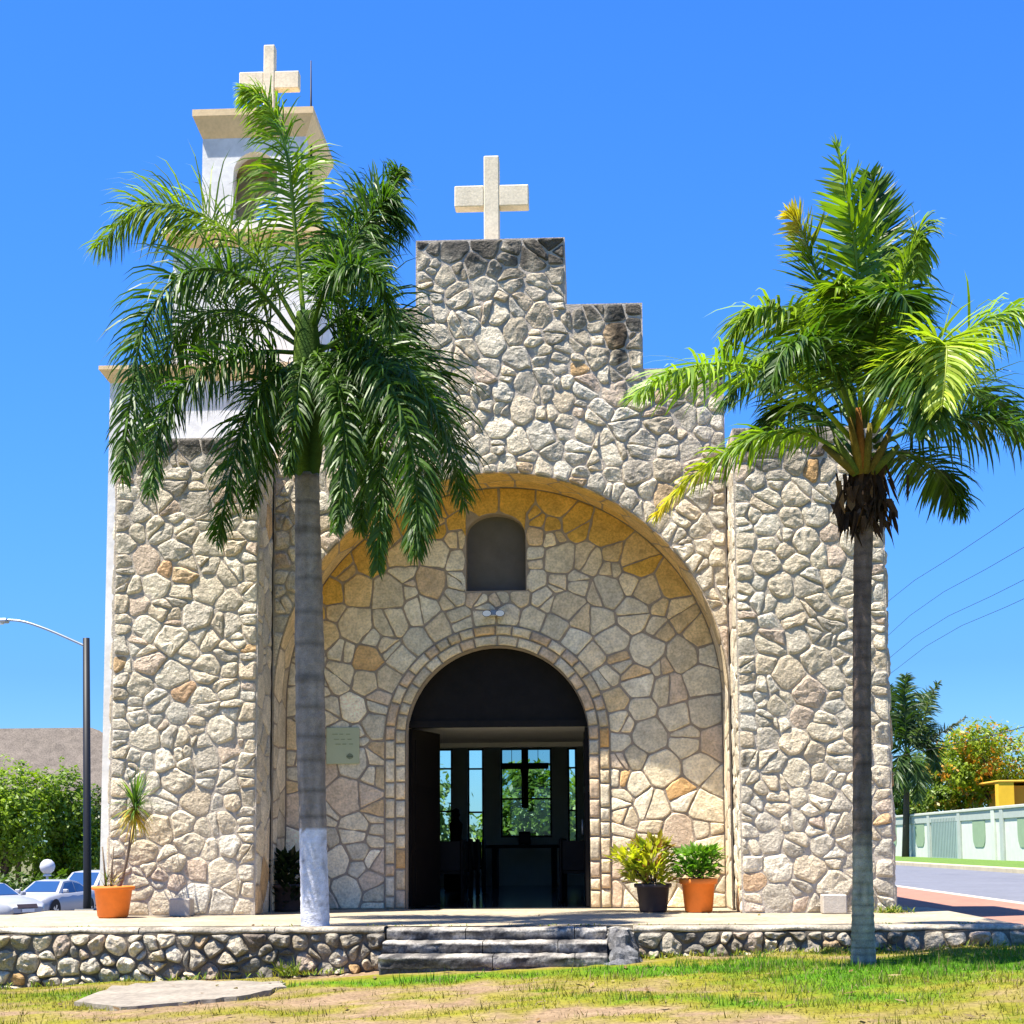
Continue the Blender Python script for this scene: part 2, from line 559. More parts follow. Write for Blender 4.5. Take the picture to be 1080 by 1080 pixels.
def add_stone(mb, pts, mapf, rnd, col, hgt, mat=1, dome=.012, tilt=.02, colf=None, edge=.045, chip=0):
    """a pillow-faced stone: mapf(u, v, depth) gives the world point"""
    n = len(pts)
    if n < 3: return
    cx = sum(p[0] for p in pts) / n; cy = sum(p[1] for p in pts) / n
    r = sum(math.hypot(p[0] - cx, p[1] - cy) for p in pts) / n
    if r < .02: return
    tx, ty = rnd.uniform(-tilt, tilt) / r, rnd.uniform(-tilt, tilt) / r
    o = rnd.uniform(0, 99)
    smooth = not chip
    e = min(.10, .010 / r)
    rings = [(1.0, -.012, 0), (1 - e, hgt * .6, .5), (1 - max(e + .03, min(.28, edge / r)), hgt, 1), (.62, hgt + dome * .6, 1), (.30, hgt + dome, 1)]
    ids = []
    for s, h, tf in rings:
        row = []
        for (x, y) in pts:
            u = cx + (x - cx) * s; v = cy + (y - cy) * s
            nz = mnoise.noise(Vector((u * 7, v * 7, o))) * .5 + mnoise.noise(Vector((u * 19, v * 19, o))) * chip
            hh = h + tf * (tx * (u - cx) + ty * (v - cy)) + tf * hgt * nz
            c = colf(u, v, col) if colf else col
            k = 1 + .22 * mnoise.noise(Vector((u * 11, v * 11, o + 5)))
            if s > .95: k *= .9
            row.append(mb.vert(mapf(u, v, hh), (c[0] * k, c[1] * k, c[2] * k)))
        ids.append(row)
    for q, (a, b) in enumerate(zip(ids[:-1], ids[1:])):
        for k in range(n):
            mb.face([a[k], a[(k + 1) % n], b[(k + 1) % n], b[k]], mat, smooth)
    cc = colf(cx, cy, col) if colf else col
    m0 = mb.vert(mapf(cx, cy, hgt + dome * .9), cc)
    for k in range(n):
        mb.face([ids[-1][k], ids[-1][(k + 1) % n], m0], mat, smooth)


STONES = [(.56, .50, .41), (.50, .46, .40), (.60, .54, .45), (.53, .47, .385), (.47, .43, .375), (.63, .575, .49), (.565, .485, .385), (.52, .49, .44)]


def stone_col(rnd, ochre=.03, pink=.06):
    c = Vector(rnd.choice(STONES)) * rnd.uniform(.84, 1.12)
    c = Vector((c.x * 1.29, c.y * 1.235, c.z * 1.09))
    q = rnd.random()
    if q < ochre: c = c.lerp(Vector((.60, .33, .10)), rnd.uniform(.4, .8))
    elif q < ochre + pink: c = c.lerp(Vector((.58, .42, .31)), .6)
    return tuple(c)


def plate(mb, xs, levels, ivals, y0, y1, mat=0, col=(1, 1, 1)):
    """solid wall in the xz plane from columns of z-intervals: front at y0, back at y1, with all reveals"""
    cells_ = []
    key = lambda x, z: (round(x, 4), round(z, 4))
    edges = {}
    quads = []
    for xa, xb in zip(xs[:-1], xs[1:]):
        xm = (xa + xb) / 2
        for lo, hi in ivals(xm):
            l0, l1, h0, h1 = lo(xa), lo(xb), hi(xa), hi(xb)
            cuts = sorted(L for L in levels if max(l0, l1) + 1e-4 < L < min(h0, h1) - 1e-4)
            seq = [(l0, l1)] + [(c, c) for c in cuts] + [(h0, h1)]
            for (a0, a1), (b0, b1) in zip(seq[:-1], seq[1:]):
                pts = [(xa, a0), (xb, a1), (xb, b1), (xa, b0)]
                pp = []
                for p in pts:
                    if not pp or key(*p) != key(*pp[-1]): pp.append(p)
                if key(*pp[0]) == key(*pp[-1]): pp.pop()
                if len(pp) >= 3: quads.append(pp)
    vf, vb = {}, {}
    def gv(d, p, y):
        k = key(*p)
        if k not in d: d[k] = mb.vert((p[0], y, p[1]), col)
        return d[k]
    for q in quads:
        mb.face([gv(vf, p, y0) for p in q], mat)
        mb.face([gv(vb, p, y1) for p in q][::-1], mat)
        for a, b in zip(q, q[1:] + q[:1]):
            ka, kb = key(*a), key(*b)
            if (kb, ka) in edges: del edges[(kb, ka)]
            else: edges[(ka, kb)] = 1
    for (a, b) in edges:
        mb.face([vf[b], vf[a], vb[a], vb[b]], mat)


# ---------------------------------------------------------------- church
PIER_IN, PIER_OUT, PIER_Y, PIER_BACK = 2.88, 4.66, -.82, 1.9
PIER_TOP = at(200, 462, PIER_Y).z
T1, T2, T3 = at(517, 252, 0).z, at(640, 320, 0).z, at(720, 388, 0).z
W1, W2, W3 = .96, 1.94, 2.86
ARCH_R = 2.84
ARCH_C = at(525, 499, 0).z - ARCH_R
REC_Y = .80
DOOR_R = 1.185
DOOR_C = at(525, 681, REC_Y).z - DOOR_R
DCX = at(524.5, 850, REC_Y).x      # middle of the doorway
GCX = at(517, 285, 0).x            # middle of the stepped top

church = thing('church', 'stone village church with a stepped gable, arched porch and white bell tower', 'church', (0, 0, 0))


SPOTS = [(at(672, 335, 0), .35, .16, .8), (at(655, 372, 0), .10, .40, .85), (at(705, 500, 0), .14, .22, .6), (at(212, 470, -.82), .5, .10, .7), (at(590, 262, 0), .2, .14, .7),
         (at(445, 270, 0), .18, .2, .6), (at(132, 552, -.82), .12, .14, .75), (at(700, 430, 0), .2, .16, .5), (at(800, 470, -.82), .4, .12, .6), (at(785, 800, -.82), .07, .25, .5), (at(125, 720, -.82), .06, .5, .5)]


def stain(u, v, c, top, amount=1.0):
    """weathering: black mould under the parapets and a few streaks"""
    d = top - v
    n = .5 + .5 * fbm(u * 1.0, v * .5, 1.6, 5.0)
    k = amount * max(0, 1 - d / (.22 + 1.1 * n * n)) * (.35 + 1.1 * n)
    k += amount * .75 * max(0, fbm(u * 1.7, v * .45, 1.3, 17.0) - .22) * (.35 + .65 * sstep(-.2, 2.2, v - 4.0))
    for (p, sx, sz, am) in SPOTS:
        q = ((u - p.x) / sx) ** 2 + ((v - p.z) / sz) ** 2
        if q < 5: k += am * math.exp(-q) * max(0, .75 + 1.1 * fbm(u, v, 4.0, 3.0))
    k = max(0, min(.88, k))
    f = .95 + .14 * fbm(u, v, .5, 2.0)
    return (c[0] * f * (1 - k) + .04 * k, c[1] * f * (1 - k) + .038 * k, c[2] * f * (1 - k) + .036 * k)


def clampproj(x0, x1, z0, z1, m=.012):
    return lambda p: (min(max(p[0], x0 + m), x1 - m), min(max(p[1], z0 + m), z1 - m))


# --- the two piers
def make_pier(sign, seed):
    rnd = random.Random(seed)
    xa, xb = (-PIER_OUT, -PIER_IN) if sign < 0 else (PIER_IN, PIER_OUT)
    mb = MB()
    mb.box((xa, PIER_Y, -.25), (xb, PIER_BACK, PIER_TOP))
    mat = 1
    # front face; small squared stones up both edges
    pre = []
    for ex in (xa + .085, xb - .085):
        z = .1
        while z < PIER_TOP - .05:
            pre.append((ex + rnd.uniform(-.025, .025), z, .2)); z += rnd.uniform(.16, .30)
    for zz in (PIER_TOP - .10,):
        x = xa + .3
        while x < xb - .25:
            pre.append((x, zz + rnd.uniform(-.03, .03), .24)); x += rnd.uniform(.22, .36)
    seeds = poisson(rnd, lambda x, z: True, (xa + .17, xb - .17, .06, PIER_TOP - .15), .250, 11000, pre)
    pr = clampproj(xa, xb, 0, PIER_TOP)
    mp = lambda u, v, d: (u, PIER_Y - d, v)
    orange = [at(203, 735, PIER_Y), at(190, 765, PIER_Y), at(196, 772, PIER_Y), at(178, 598, PIER_Y)] if sign < 0 else [at(800, 930, PIER_Y)]
    for i, poly in cells(seeds, .0052, 1.12, rnd=rnd, split=.5, mirror=mirror_rect(xa, xb, 0, PIER_TOP)):
        pts = [pr(p) for p in outline(poly, rnd, .022)]
        c = stone_col(rnd, .012)
        for o in orange:
            if math.hypot(seeds[i][0] - o.x, seeds[i][1] - o.z) < .12 and rnd.random() < .75: c = tuple(Vector(c).lerp(Vector((.62, .36, .17)), rnd.uniform(.4, .9)))
        add_stone(mb, pts, mp, rnd, c, rnd.uniform(.010, .030), 1, .004, .015, lambda u, v, c: stain(u, v, c, PIER_TOP), .035, .45)
    # inner side face
    ix = xb if sign < 0 else xa
    seeds = poisson(rnd, lambda x, z: True, (PIER_Y + .08, -.06, .1, PIER_TOP - .05), .3, 2500)
    for i, poly in cells(seeds, .006, rnd=rnd, mirror=mirror_rect(PIER_Y, -.03, 0, PIER_TOP)):
        q = clampproj(PIER_Y, -.03, 0, PIER_TOP, .004)
        pts = [q(p) for p in outline(poly, rnd, .012)]
        add_stone(mb, pts, lambda u, v, d: (ix - sign * d, u, v), rnd, stone_col(rnd, .03), .014, 1, .004, .006, None, .03, .3)
    # outer side face
    ox = xa if sign < 0 else xb
    seeds = poisson(rnd, lambda x, z: True, (PIER_Y + .1, PIER_BACK - .1, .1, PIER_TOP - .05), .33, 2500)
    pr3 = clampproj(PIER_Y, PIER_BACK, 0, PIER_TOP)
    for i, poly in cells(seeds, .0075, rnd=rnd, mirror=mirror_rect(PIER_Y, PIER_BACK, 0, PIER_TOP)):
        pts = [pr3(p) for p in outline(poly, rnd, .018)]
        add_stone(mb, pts, lambda u, v, d: (ox + sign * d, u, v), rnd, stone_col(rnd, .03), .025, 1, .006, .012, lambda u, v, c: stain(u, v, c, PIER_TOP), .035, .4)
    return mb.build('pier', [M['mortar'], M['stone'], M['plaster']], church)


make_pier(-1, 11)
make_pier(1, 23)


# --- stepped gable with the big arch
def arch_z(x):
    return ARCH_C + math.sqrt(max(0, ARCH_R ** 2 - x * x))


def gable_top(x):
    a = abs(x - GCX)
    return T1 if a < W1 else T2 if a < W2 else T3


nseg = 44
ang = [math.pi * i / nseg for i in range(nseg + 1)]
gx = sorted(set([-W3, GCX - W2, GCX - W1, GCX + W1, GCX + W2, W3] + [round(ARCH_R * math.cos(a), 5) for a in ang]))
mb = MB()
def gable_iv(x):
    top = gable_top(x)
    if abs(x) > ARCH_R: return [(lambda q: 0 - .2, lambda q: top)]
    return [(arch_z, lambda q: top)]
plate(mb, gx, [T1, T2, T3, ARCH_C], gable_iv, 0.0, 1.9)


def proj_gable(p, m=.014):
    x, z = p
    dx, dz = x, z - ARCH_C
    r = math.hypot(dx, dz)
    if r < ARCH_R + m and r > 1e-6 and dz > -.5:
        x, z = dx * (ARCH_R + m) / r, ARCH_C + dz * (ARCH_R + m) / r
    best = None
    for wv, t, c in ((W1, T1, GCX), (W2, T2, GCX), (W3, T3, 0)):
        q = (min(max(x, c - wv + m), c + wv - m), min(z, t - m))
        d = (q[0] - x) ** 2 + (q[1] - z) ** 2
        if best is None or d < best[0]: best = (d, q)
    return best[1]


rnd = random.Random(5)
def in_gable(x, z):
    return math.hypot(x, z - ARCH_C) > ARCH_R + .10 and z < gable_top(x) - .08 and abs(x) < W3 - .08
pre = []
for wv, za, zb, c in ((W1, T2, T1, GCX), (W2, T3, T2, GCX), (W3, ARCH_C + .6, T3, 0)):
    for s in (-1, 1):
        z = za + .12
        while z < zb - .05:
            pre.append((c + s * (wv - .08), z, .17)); z += rnd.uniform(.17, .28)
for k in range(40):                      # ring of edge stones round the arch
    a = math.pi * (k + .5) / 40
    x, z = (ARCH_R + .12) * math.cos(a), ARCH_C + (ARCH_R + .12) * math.sin(a)
    if abs(x) < W3 - .1: pre.append((x, z + rnd.uniform(-.02, .03), .22))
seeds = poisson(rnd, in_gable, (-W3, W3, ARCH_C, T1), .245, 16000, pre)
def gable_mirror(x, z, lim=.35):
    r = []
    for wv, za, zb, c in ((W1, T2, T1, GCX), (W2, T3, T2, GCX), (W3, 0, T3, 0)):
        a = abs(x - c); sg = 1 if x > c else -1
        if abs(a - wv) < lim and za - .1 < z < zb + .05 and a < wv: r.append((c + sg * (2 * wv - a), z))
    t = gable_top(x)
    if t - z < lim: r.append((x, 2 * t - z))
    q = math.hypot(x, z - ARCH_C)
    if q - ARCH_R < lim:
        k = (2 * ARCH_R - q) / q
        r.append((x * k, ARCH_C + (z - ARCH_C) * k))
    return r
def gable_stain(u, v, c):
    c = stain(u, v, c, gable_top(u), 1.0)
    s = at(650, 360, 0)
    k = .75 * math.exp(-((u - s.x) / .16) ** 2 - ((v - s.z) / .55) ** 2) * (.6 + .6 * fbm(u, v, 3))
    return tuple(a * (1 - max(0, k)) for a in c)
for i, poly in cells(seeds, .0055, 1.0, rnd=rnd, split=.5, mirror=gable_mirror):
    pts = [proj_gable(p) for p in outline(poly, rnd, .026)]
    add_stone(mb, pts, lambda u, v, d: (u, -d, v), rnd, stone_col(rnd, .02), rnd.uniform(.012, .034), 1, .004, .018, gable_stain, .035, .45)
gable = mb.build('stepped_gable', [M['mortar'], M['stone']], church)

# plaster lining of the arch (soffit and jambs), 3 mm proud of the wall core
mb = MB()
ra = ARCH_R - .004
path = [(ra, -.0)] + [(ra * math.cos(a), ARCH_C + ra * math.sin(a)) for a in ang] + [(-ra, 0.0)]
for (a, b) in zip(path[:-1], path[1:]):
    mb.quad((a[0], -.015, a[1]), (a[0], REC_Y, a[1]), (b[0], REC_Y, b[1]), (b[0], -.015, b[1]), smooth=True)
rnd = random.Random(15)
S_TOT = 2 * ARCH_C + math.pi * ra
def sof_map(u, v, d):
    r = ra - d
    if u < ARCH_C: return (r, v, u)
    if u > ARCH_C + math.pi * ra: return (-r, v, S_TOT - u)
    a = (u - ARCH_C) / ra
    return (r * math.cos(a), v, ARCH_C + r * math.sin(a))
seeds = poisson(rnd, lambda x, y: True, (.1, S_TOT - .1, .06, REC_Y - .06), .40, 7000)
pr = clampproj(.01, S_TOT - .01, -.012, REC_Y - .03, .006)
for i, poly in cells(seeds, .005, 1.0, rnd=rnd, mirror=mirror_rect(0, S_TOT, -.012, REC_Y - .03), split=.2):
    pts = [pr(p) for p in outline(poly, rnd, .008, .16, soft=.02)]
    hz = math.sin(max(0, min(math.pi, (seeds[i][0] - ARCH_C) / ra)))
    c = Vector(stone_col(rnd, .01)).lerp(Vector((.74, .45, .10)), min(.9, (.15 + .85 * hz) * rnd.uniform(.7, 1.05)))  # golden bounce light, stronger towards the crown, painted into the soffit stones
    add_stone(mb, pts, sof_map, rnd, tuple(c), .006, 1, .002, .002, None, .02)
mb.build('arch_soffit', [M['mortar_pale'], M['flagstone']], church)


# --- recessed wall with the doorway and the niche
NCX = at(523, 600, REC_Y).x
NW = .39
NB, NTOP = at(523, 623, REC_Y).z, at(523, 542, REC_Y).z
NS = at(523, 566, REC_Y).z
def door_z(x): return DOOR_C + math.sqrt(max(0, DOOR_R ** 2 - (x - DCX) ** 2))
def niche_z(x):
    t = (x - NCX) / NW
    return NS + (NTOP - NS) * math.sqrt(max(0, 1 - t * t)) ** .9
dang = [math.pi * i / 32 for i in range(33)]
rx = sorted(set([-2.86, 2.86] + [round(DCX + DOOR_R * math.cos(a), 5) for a in dang] + [round(NCX + NW * math.cos(math.pi * i / 16), 5) for i in range(17)] +
                [round(2.84 * math.cos(a), 5) for a in ang]))
def rec_iv(x):
    top = lambda q: ARCH_C + math.sqrt(max(0, 2.87 ** 2 - q * q)) + .05
    lo = door_z if abs(x - DCX) < DOOR_R else (lambda q: -.2)
    if abs(x - NCX) < NW:
        return [(lo, lambda q: NB), (niche_z, top)]
    return [(lo, top)]
mb = MB()
plate(mb, rx, [NB, NS, DOOR_C], rec_iv, REC_Y, REC_Y + .42)
rnd = random.Random(77)
RING1, RING2 = DOOR_R + .135, DOOR_R + .265

def ring_dist(x, z):
    return math.hypot(x - DCX, z - DOOR_C) if z > DOOR_C else abs(x - DCX)

def proj_rec(p, m=.010):
    x, z = p
    r = ring_dist(x, z)
    if r < RING2 + m:
        if z > DOOR_C: x, z = DCX + (x - DCX) * (RING2 + m) / r, DOOR_C + (z - DOOR_C) * (RING2 + m) / r
        else: x = DCX + math.copysign(RING2 + m, x - DCX)
    if NB - m < z < NTOP and abs(x - NCX) < NW + m:
        if z < NB + .15: z = NB - m
        elif z > NS and z > niche_z(x) - .12: z = niche_z(min(max(x, NCX - NW), NCX + NW)) + m
        else: x = NCX + math.copysign(NW + m, x - NCX)
    R2 = ARCH_R - .012
    if z > ARCH_C:
        r = math.hypot(x, z - ARCH_C)
        if r > R2: x, z = x * R2 / r, ARCH_C + (z - ARCH_C) * R2 / r
    else: x = min(max(x, -R2), R2)
    return (x, max(z, .008))

def in_rec(x, z):
    if ring_dist(x, z) < RING2 + .09: return False
    if NB - .07 < z < NTOP + .07 and abs(x - NCX) < NW + .08: return False
    if z > ARCH_C: return math.hypot(x, z - ARCH_C) < ARCH_R - .09
    return abs(x) < ARCH_R - .09 and z > .09
pre = []
for s in (-1, 1):
    z = .16
    while z < DOOR_C:
        pre.append((DCX + s * (RING2 + .12), z, .22)); z += rnd.uniform(.25, .5)
    z = NB + .12
    while z < NS + .1:
        pre.append((NCX + s * (NW + .11), z, .2)); z += rnd.uniform(.22, .34)
for x in (-.25, .05, .3): pre.append((NCX + x, NB - .1, .2))
for k in range(16):
    a = math.pi * (k + .5) / 16
    pre.append((DCX + (RING2 + .15) * math.cos(a), DOOR_C + (RING2 + .15) * math.sin(a), .3))
seeds = poisson(rnd, in_rec, (-2.84, 2.84, 0, ARCH_C + ARCH_R), .295, 20000, pre)
def rec_mirror(x, z, lim=.42):
    r = []
    q = ring_dist(x, z)
    if q - RING2 < lim:
        if z > DOOR_C:
            k = (2 * RING2 - q) / q; r.append((DCX + (x - DCX) * k, DOOR_C + (z - DOOR_C) * k))
        else: r.append((DCX + math.copysign(2 * RING2 - q, x - DCX), z))
    if z > ARCH_C:
        q = math.hypot(x, z - ARCH_C)
        if ARCH_R - q < lim: k = (2 * ARCH_R - q) / q; r.append((x * k, ARCH_C + (z - ARCH_C) * k))
    elif ARCH_R - abs(x) < lim: r.append((math.copysign(2 * ARCH_R - abs(x), x), z))
    if z < lim: r.append((x, -z))
    return r
dummy = [(NCX + dx, z, .2) for dx in (-.28, -.14, 0, .14, .28) for z in np.arange(NB + .10, NTOP - .02, .13)]
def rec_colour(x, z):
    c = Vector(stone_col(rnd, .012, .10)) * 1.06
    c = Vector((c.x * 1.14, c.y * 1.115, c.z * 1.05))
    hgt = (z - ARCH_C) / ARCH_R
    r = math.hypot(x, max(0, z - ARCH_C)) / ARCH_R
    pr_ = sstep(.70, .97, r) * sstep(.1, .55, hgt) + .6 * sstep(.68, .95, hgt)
    c = c.lerp(Vector((.74, .43, .08)), min(.97, pr_ * rnd.uniform(.45, 1.25)))  # warm bounce light near the arch crown, put into the stone colour
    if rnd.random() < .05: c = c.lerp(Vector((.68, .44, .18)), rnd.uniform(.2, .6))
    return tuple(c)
nreal = len(seeds)
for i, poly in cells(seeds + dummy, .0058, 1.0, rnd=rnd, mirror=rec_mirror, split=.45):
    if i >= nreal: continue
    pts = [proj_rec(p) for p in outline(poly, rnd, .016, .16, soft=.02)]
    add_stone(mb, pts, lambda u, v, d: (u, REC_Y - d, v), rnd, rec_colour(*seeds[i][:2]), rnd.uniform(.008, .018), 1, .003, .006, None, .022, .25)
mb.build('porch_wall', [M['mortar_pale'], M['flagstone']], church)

# niche back
mb = MB()
mb.box((NCX - NW - .05, REC_Y + .20, NB - .05), (NCX + NW + .05, REC_Y + .425, NTOP + .05))
mb.build('niche', M['niche'], church)

# --- door surround: two rings of voussoirs running down the jambs
for (r0, r1, off, prd) in ((DOOR_R - .0, RING1 - .006, .028, 0), (RING1 + .006, RING2 - .002, .034, 1)):
    mb = MB()
    rm = (r0 + r1) / 2
    tot = math.pi * rm + 2 * DOOR_C
    def on_ring(s, r):
        if s < DOOR_C: return (DCX + r, s)
        if s > DOOR_C + math.pi * rm: return (DCX - r, tot - s)
        a = (s - DOOR_C) / rm
        return (DCX + r * math.cos(a), DOOR_C + r * math.sin(a))
    s = .004
    while s < tot - .05:
        L = rnd.uniform(.15, .32)
        e = min(s + L, tot - .004)
        if tot - e < .12: e = tot - .004
        g = .006
        loc = []
        nn = max(2, int((e - s) / .06))
        for k in range(nn + 1): loc.append((s + g + (e - s - 2 * g) * k / nn, r0 + .004))
        for k in range(4): loc.append((e - g, r0 + (r1 - r0) * (k + 1) / 4))
        for k in range(1, nn + 1): loc.append((e - g + (s + g - e + g) * k / nn, r1))
        for k in range(1, 4): loc.append((s + g, r1 + (r0 - r1) * k / 4))
        pts = [(a + .004 * mnoise.noise(Vector((a * 20, b * 20, 3))), b) for a, b in loc]
        c = stone_col(rnd, .015, .2); c = (c[0] * 1.06, c[1] * 1.0, c[2] * .90)
        add_stone(mb, pts, lambda u, v, d: (on_ring(u, v)[0], REC_Y - d, on_ring(u, v)[1]), rnd, c, off, 0, .004, .003, None, .022)
        s = e
    if not prd:      # stone reveal inside the opening
        pth = [on_ring(q, DOOR_R - .003) for q in np.linspace(0, tot, 60)]
        for a, b in zip(pth[:-1], pth[1:]):
            mb.quad((a[0], REC_Y - .02, a[1]), (a[0], REC_Y + .43, a[1]), (b[0], REC_Y + .43, b[1]), (b[0], REC_Y - .02, b[1]), (.40, .34, .27), 0, True)
    mb.build('door_surround', M['flagstone'], church)

# --- nave shell (white outside, dark inside)
NX0, NX1, NY0, NY1, NZ = -3.9, 3.9, REC_Y + .425, 12.2, 5.3
mb = MB()
mb.box((NX0 - .2, 1.91, -.25), (NX0, NY1 + .2, NZ)); mb.build('nave_wall', M['white_paint'], church)
mb = MB(); mb.box((NX1, 1.91, -.25), (NX1 + .2, NY1 + .2, NZ)); mb.build('nave_wall', M['white_paint'], church)
mb = MB(); mb.box((NX0 - .3, 1.92, NZ + .003), (NX1 + .3, NY1 + .3, NZ + .2)); mb.build('roof', M['white_paint'], church)
mb = MB()
mb.box((NX0 + .003, NY0, -.2), (NX0 + .06, NY1, NZ - .003)); mb.build('interior_lining', M['interior_wall'], church)
mb = MB(); mb.box((NX1 - .06, NY0, -.2), (NX1 - .003, NY1, NZ - .003))
mb.build('interior_lining', M['interior_wall'], church)
mb = MB(); mb.box((-1.6, 1.3, 2.43), (NX1 - .07, 5.6, 2.62)); mb.box((NX0 + .07, 1.3, 2.432), (-1.602, 5.6, 2.618))
mb.box((NX0 + .07, 5.602, 2.36), (NX1 - .07, 5.8, 3.4))
mb.build('choir_loft', M['interior_soffit'], church)
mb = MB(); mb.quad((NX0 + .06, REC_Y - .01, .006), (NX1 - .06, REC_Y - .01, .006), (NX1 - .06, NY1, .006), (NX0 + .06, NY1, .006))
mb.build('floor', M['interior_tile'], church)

# far wall with windows
D_far = NY1
def fx(px): return at(px, 850, D_far).x
def fz(py): return at(550, py, D_far).z
wins = [(fx(461), fx(477), fz(905), fz(789)), (fx(493), fx(510), fz(907), fz(789)), (fx(528), fx(582), fz(883), fz(789)),
        (fx(599), fx(608.5), fz(905), fz(789)), (fx(632), fx(645), fz(905), fz(789))]
wx = sorted(set([NX0 - .2, NX1 + .2] + [v for wn in wins for v in wn[:2]]))
lv = sorted(set([v for wn in wins for v in wn[2:]]))
def far_iv(x):
    for a, b, z0, z1 in wins:
        if a < x < b: return [(lambda q: -.2, lambda q: z0), (lambda q: z1, lambda q: NZ)]
    return [(lambda q: -.2, lambda q: NZ)]
mb = MB(); plate(mb, wx, lv, far_iv, NY1 + .003, NY1 + .2)
mb.build('altar_wall', M['interior_wall'], church)
for a, b, z0, z1 in wins:
    mb = MB()
    t = .035
    yy0, yy1 = NY1 + .06, NY1 + .11
    mb.box((a, yy0, z0), (a + t, yy1, z1)); mb.box((b - t, yy0, z0), (b, yy1, z1))
    mb.box((a + t, yy0, z0), (b - t, yy1, z0 + t)); mb.box((a + t, yy0, z1 - t), (b - t, yy1, z1))
    for f in (.42, .81):
        zz = z0 + (z1 - z0) * f
        mb.box((a + t, yy0 + .005, zz), (b - t, yy1 - .005, zz + .035))
    fr = mb.build('window', M['dark_metal'], church)
    mb = MB(); mb.quad((a + t, yy0 + .03, z0 + t), (b - t, yy0 + .03, z0 + t), (b - t, yy0 + .03, z1 - t), (a + t, yy0 + .03, z1 - t))
    mb.build('pane', M['glass'] if b - a > .6 else M['side_glass'], fr)

# door: fixed boarded panel in the arch head and two leaves swung inward
TR = 2.44
mb = MB()
xs_ = sorted(set([round((DOOR_R - .004) * math.cos(a), 5) for a in dang] + [round(-1.1 + .1 * i, 3) for i in range(23)]))
for xa, xb in zip(xs_[:-1], xs_[1:]):
    za, zb = (DOOR_C + math.sqrt(max(0, (DOOR_R - .006) ** 2 - x * x)) for x in (xa, xb))
    if max(za, zb) < TR: continue
    za, zb = max(za, TR), max(zb, TR)
    y = REC_Y + .25 + (.006 if int(math.floor((xa + 1.1) / .1 + .5)) % 2 else 0)
    a = [(DCX + xa, y, TR), (DCX + xb, y, TR), (DCX + xb, y, zb), (DCX + xa, y, za)]
    mb.quad(*a); mb.quad(*[(p[0], y + .05, p[2]) for p in a][::-1])
mb.box((DCX - DOOR_R + .004, REC_Y + .22, TR - .09), (DCX + DOOR_R - .004, REC_Y + .31, TR - .003))
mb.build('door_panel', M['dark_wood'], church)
for s, deg in ((-1, 76), (1, 89)):
    mb = MB()
    Ld = 1.12
    a = R(deg)
    hx = DCX + s * (DOOR_R - .03)
    dirv = Vector((-s * math.cos(a), math.sin(a), 0)); nrm = Vector((-dirv.y, dirv.x, 0))
    H = Vector((hx, REC_Y + .28, 0))
    def slab(u0, u1, z0, z1, t0, t1):
        p = []
        for t in (t0, t1):
            for (u, z) in ((u0, z0), (u1, z0), (u1, z1), (u0, z1)):
                q = H + dirv * u + nrm * t; p.append((q.x, q.y, z))
        i = [mb.vert(x) for x in p]
        for f in ((0, 1, 2, 3), (7, 6, 5, 4), (0, 4, 5, 1), (1, 5, 6, 2), (2, 6, 7, 3), (3, 7, 4, 0)): mb.face([i[k] for k in f])
    slab(0, Ld, .02, TR - .1, -.02, .02)
    for (z0, z1) in ((.15, .75), (.85, 1.5), (1.6, 2.2)):
        slab(.12, Ld - .12, z0, z1, .021, .032); slab(.12, Ld - .12, z0, z1, -.032, -.021)
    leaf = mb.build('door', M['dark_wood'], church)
    mb = MB(); q = H + dirv * (Ld - .07)
    mb.tube([(q.x + nrm.x * .05, q.y + nrm.y * .05, .95), (q.x + nrm.x * .05, q.y + nrm.y * .05, 1.15)], .012, 8)
    mb.build('handle', M['grey_metal'], leaf)


# --- white bell tower in three stages
def cornice(mb, x0, x1, y0, y1, z, h, o):
    prof = [(0, z - h), (o * .35, z - h * .75), (o * .85, z - h * .35), (o, z - h * .25), (o, z)]
    ids = []
    for e, zz in prof:
        ids.append([mb.vert(p) for p in ((x0 - e, y0 - e, zz), (x1 + e, y0 - e, zz), (x1 + e, y1 + e, zz), (x0 - e, y1 + e, zz))])
    for a, b in zip(ids[:-1], ids[1:]):
        for k in range(4): mb.face([a[k], a[(k + 1) % 4], b[(k + 1) % 4], b[k]])
    mb.face(ids[-1]); mb.face(ids[0][::-1])


tower = bpy.data.objects.new('bell_tower', None); COL.objects.link(tower); tower.parent = church
TY = 2.0
z_a = at(120, 386, TY - .1).z
xl = at(112, 600, TY).x
mb = MB(); mb.box((xl, TY, -.5), (-2.0, TY + 3.9, z_a - .2)); mb.build('lower_stage', M['white_paint'], tower)
mb = MB(); cornice(mb, xl, -2.0, TY, TY + 3.9, z_a, .22, .13); mb.build('cornice', M['cream_paint'], tower)
TY2 = 2.35
z_b = at(180, 247, TY2).z
x2 = at(182, 320, TY2).x
mb = MB(); mb.box((x2, TY2, z_a + .003), (-2.75, TY2 + 2.25, z_b - .2)); mb.build('middle_stage', M['white_paint'], tower)
mb = MB(); cornice(mb, x2, -2.75, TY2, TY2 + 2.25, z_b, .22, .14); mb.build('cornice', M['cream_paint'], tower)
TY3 = 2.65
z_c = at(230, 119, TY3).z
x3, x4 = at(213, 200, TY3).x, at(322, 200, TY3).x
YB3 = TY3 + 1.65
bx0, bx1 = at(246, 200, TY3).x, at(292, 200, TY3).x
bz0, bz1 = at(265, 232, TY3).z, at(265, 160, TY3).z
mb = MB()
bc, br = (bx0 + bx1) / 2, (bx1 - bx0) / 2
def bell_z(q): return bz1 - br + math.sqrt(max(0, br * br - (q - bc) ** 2))
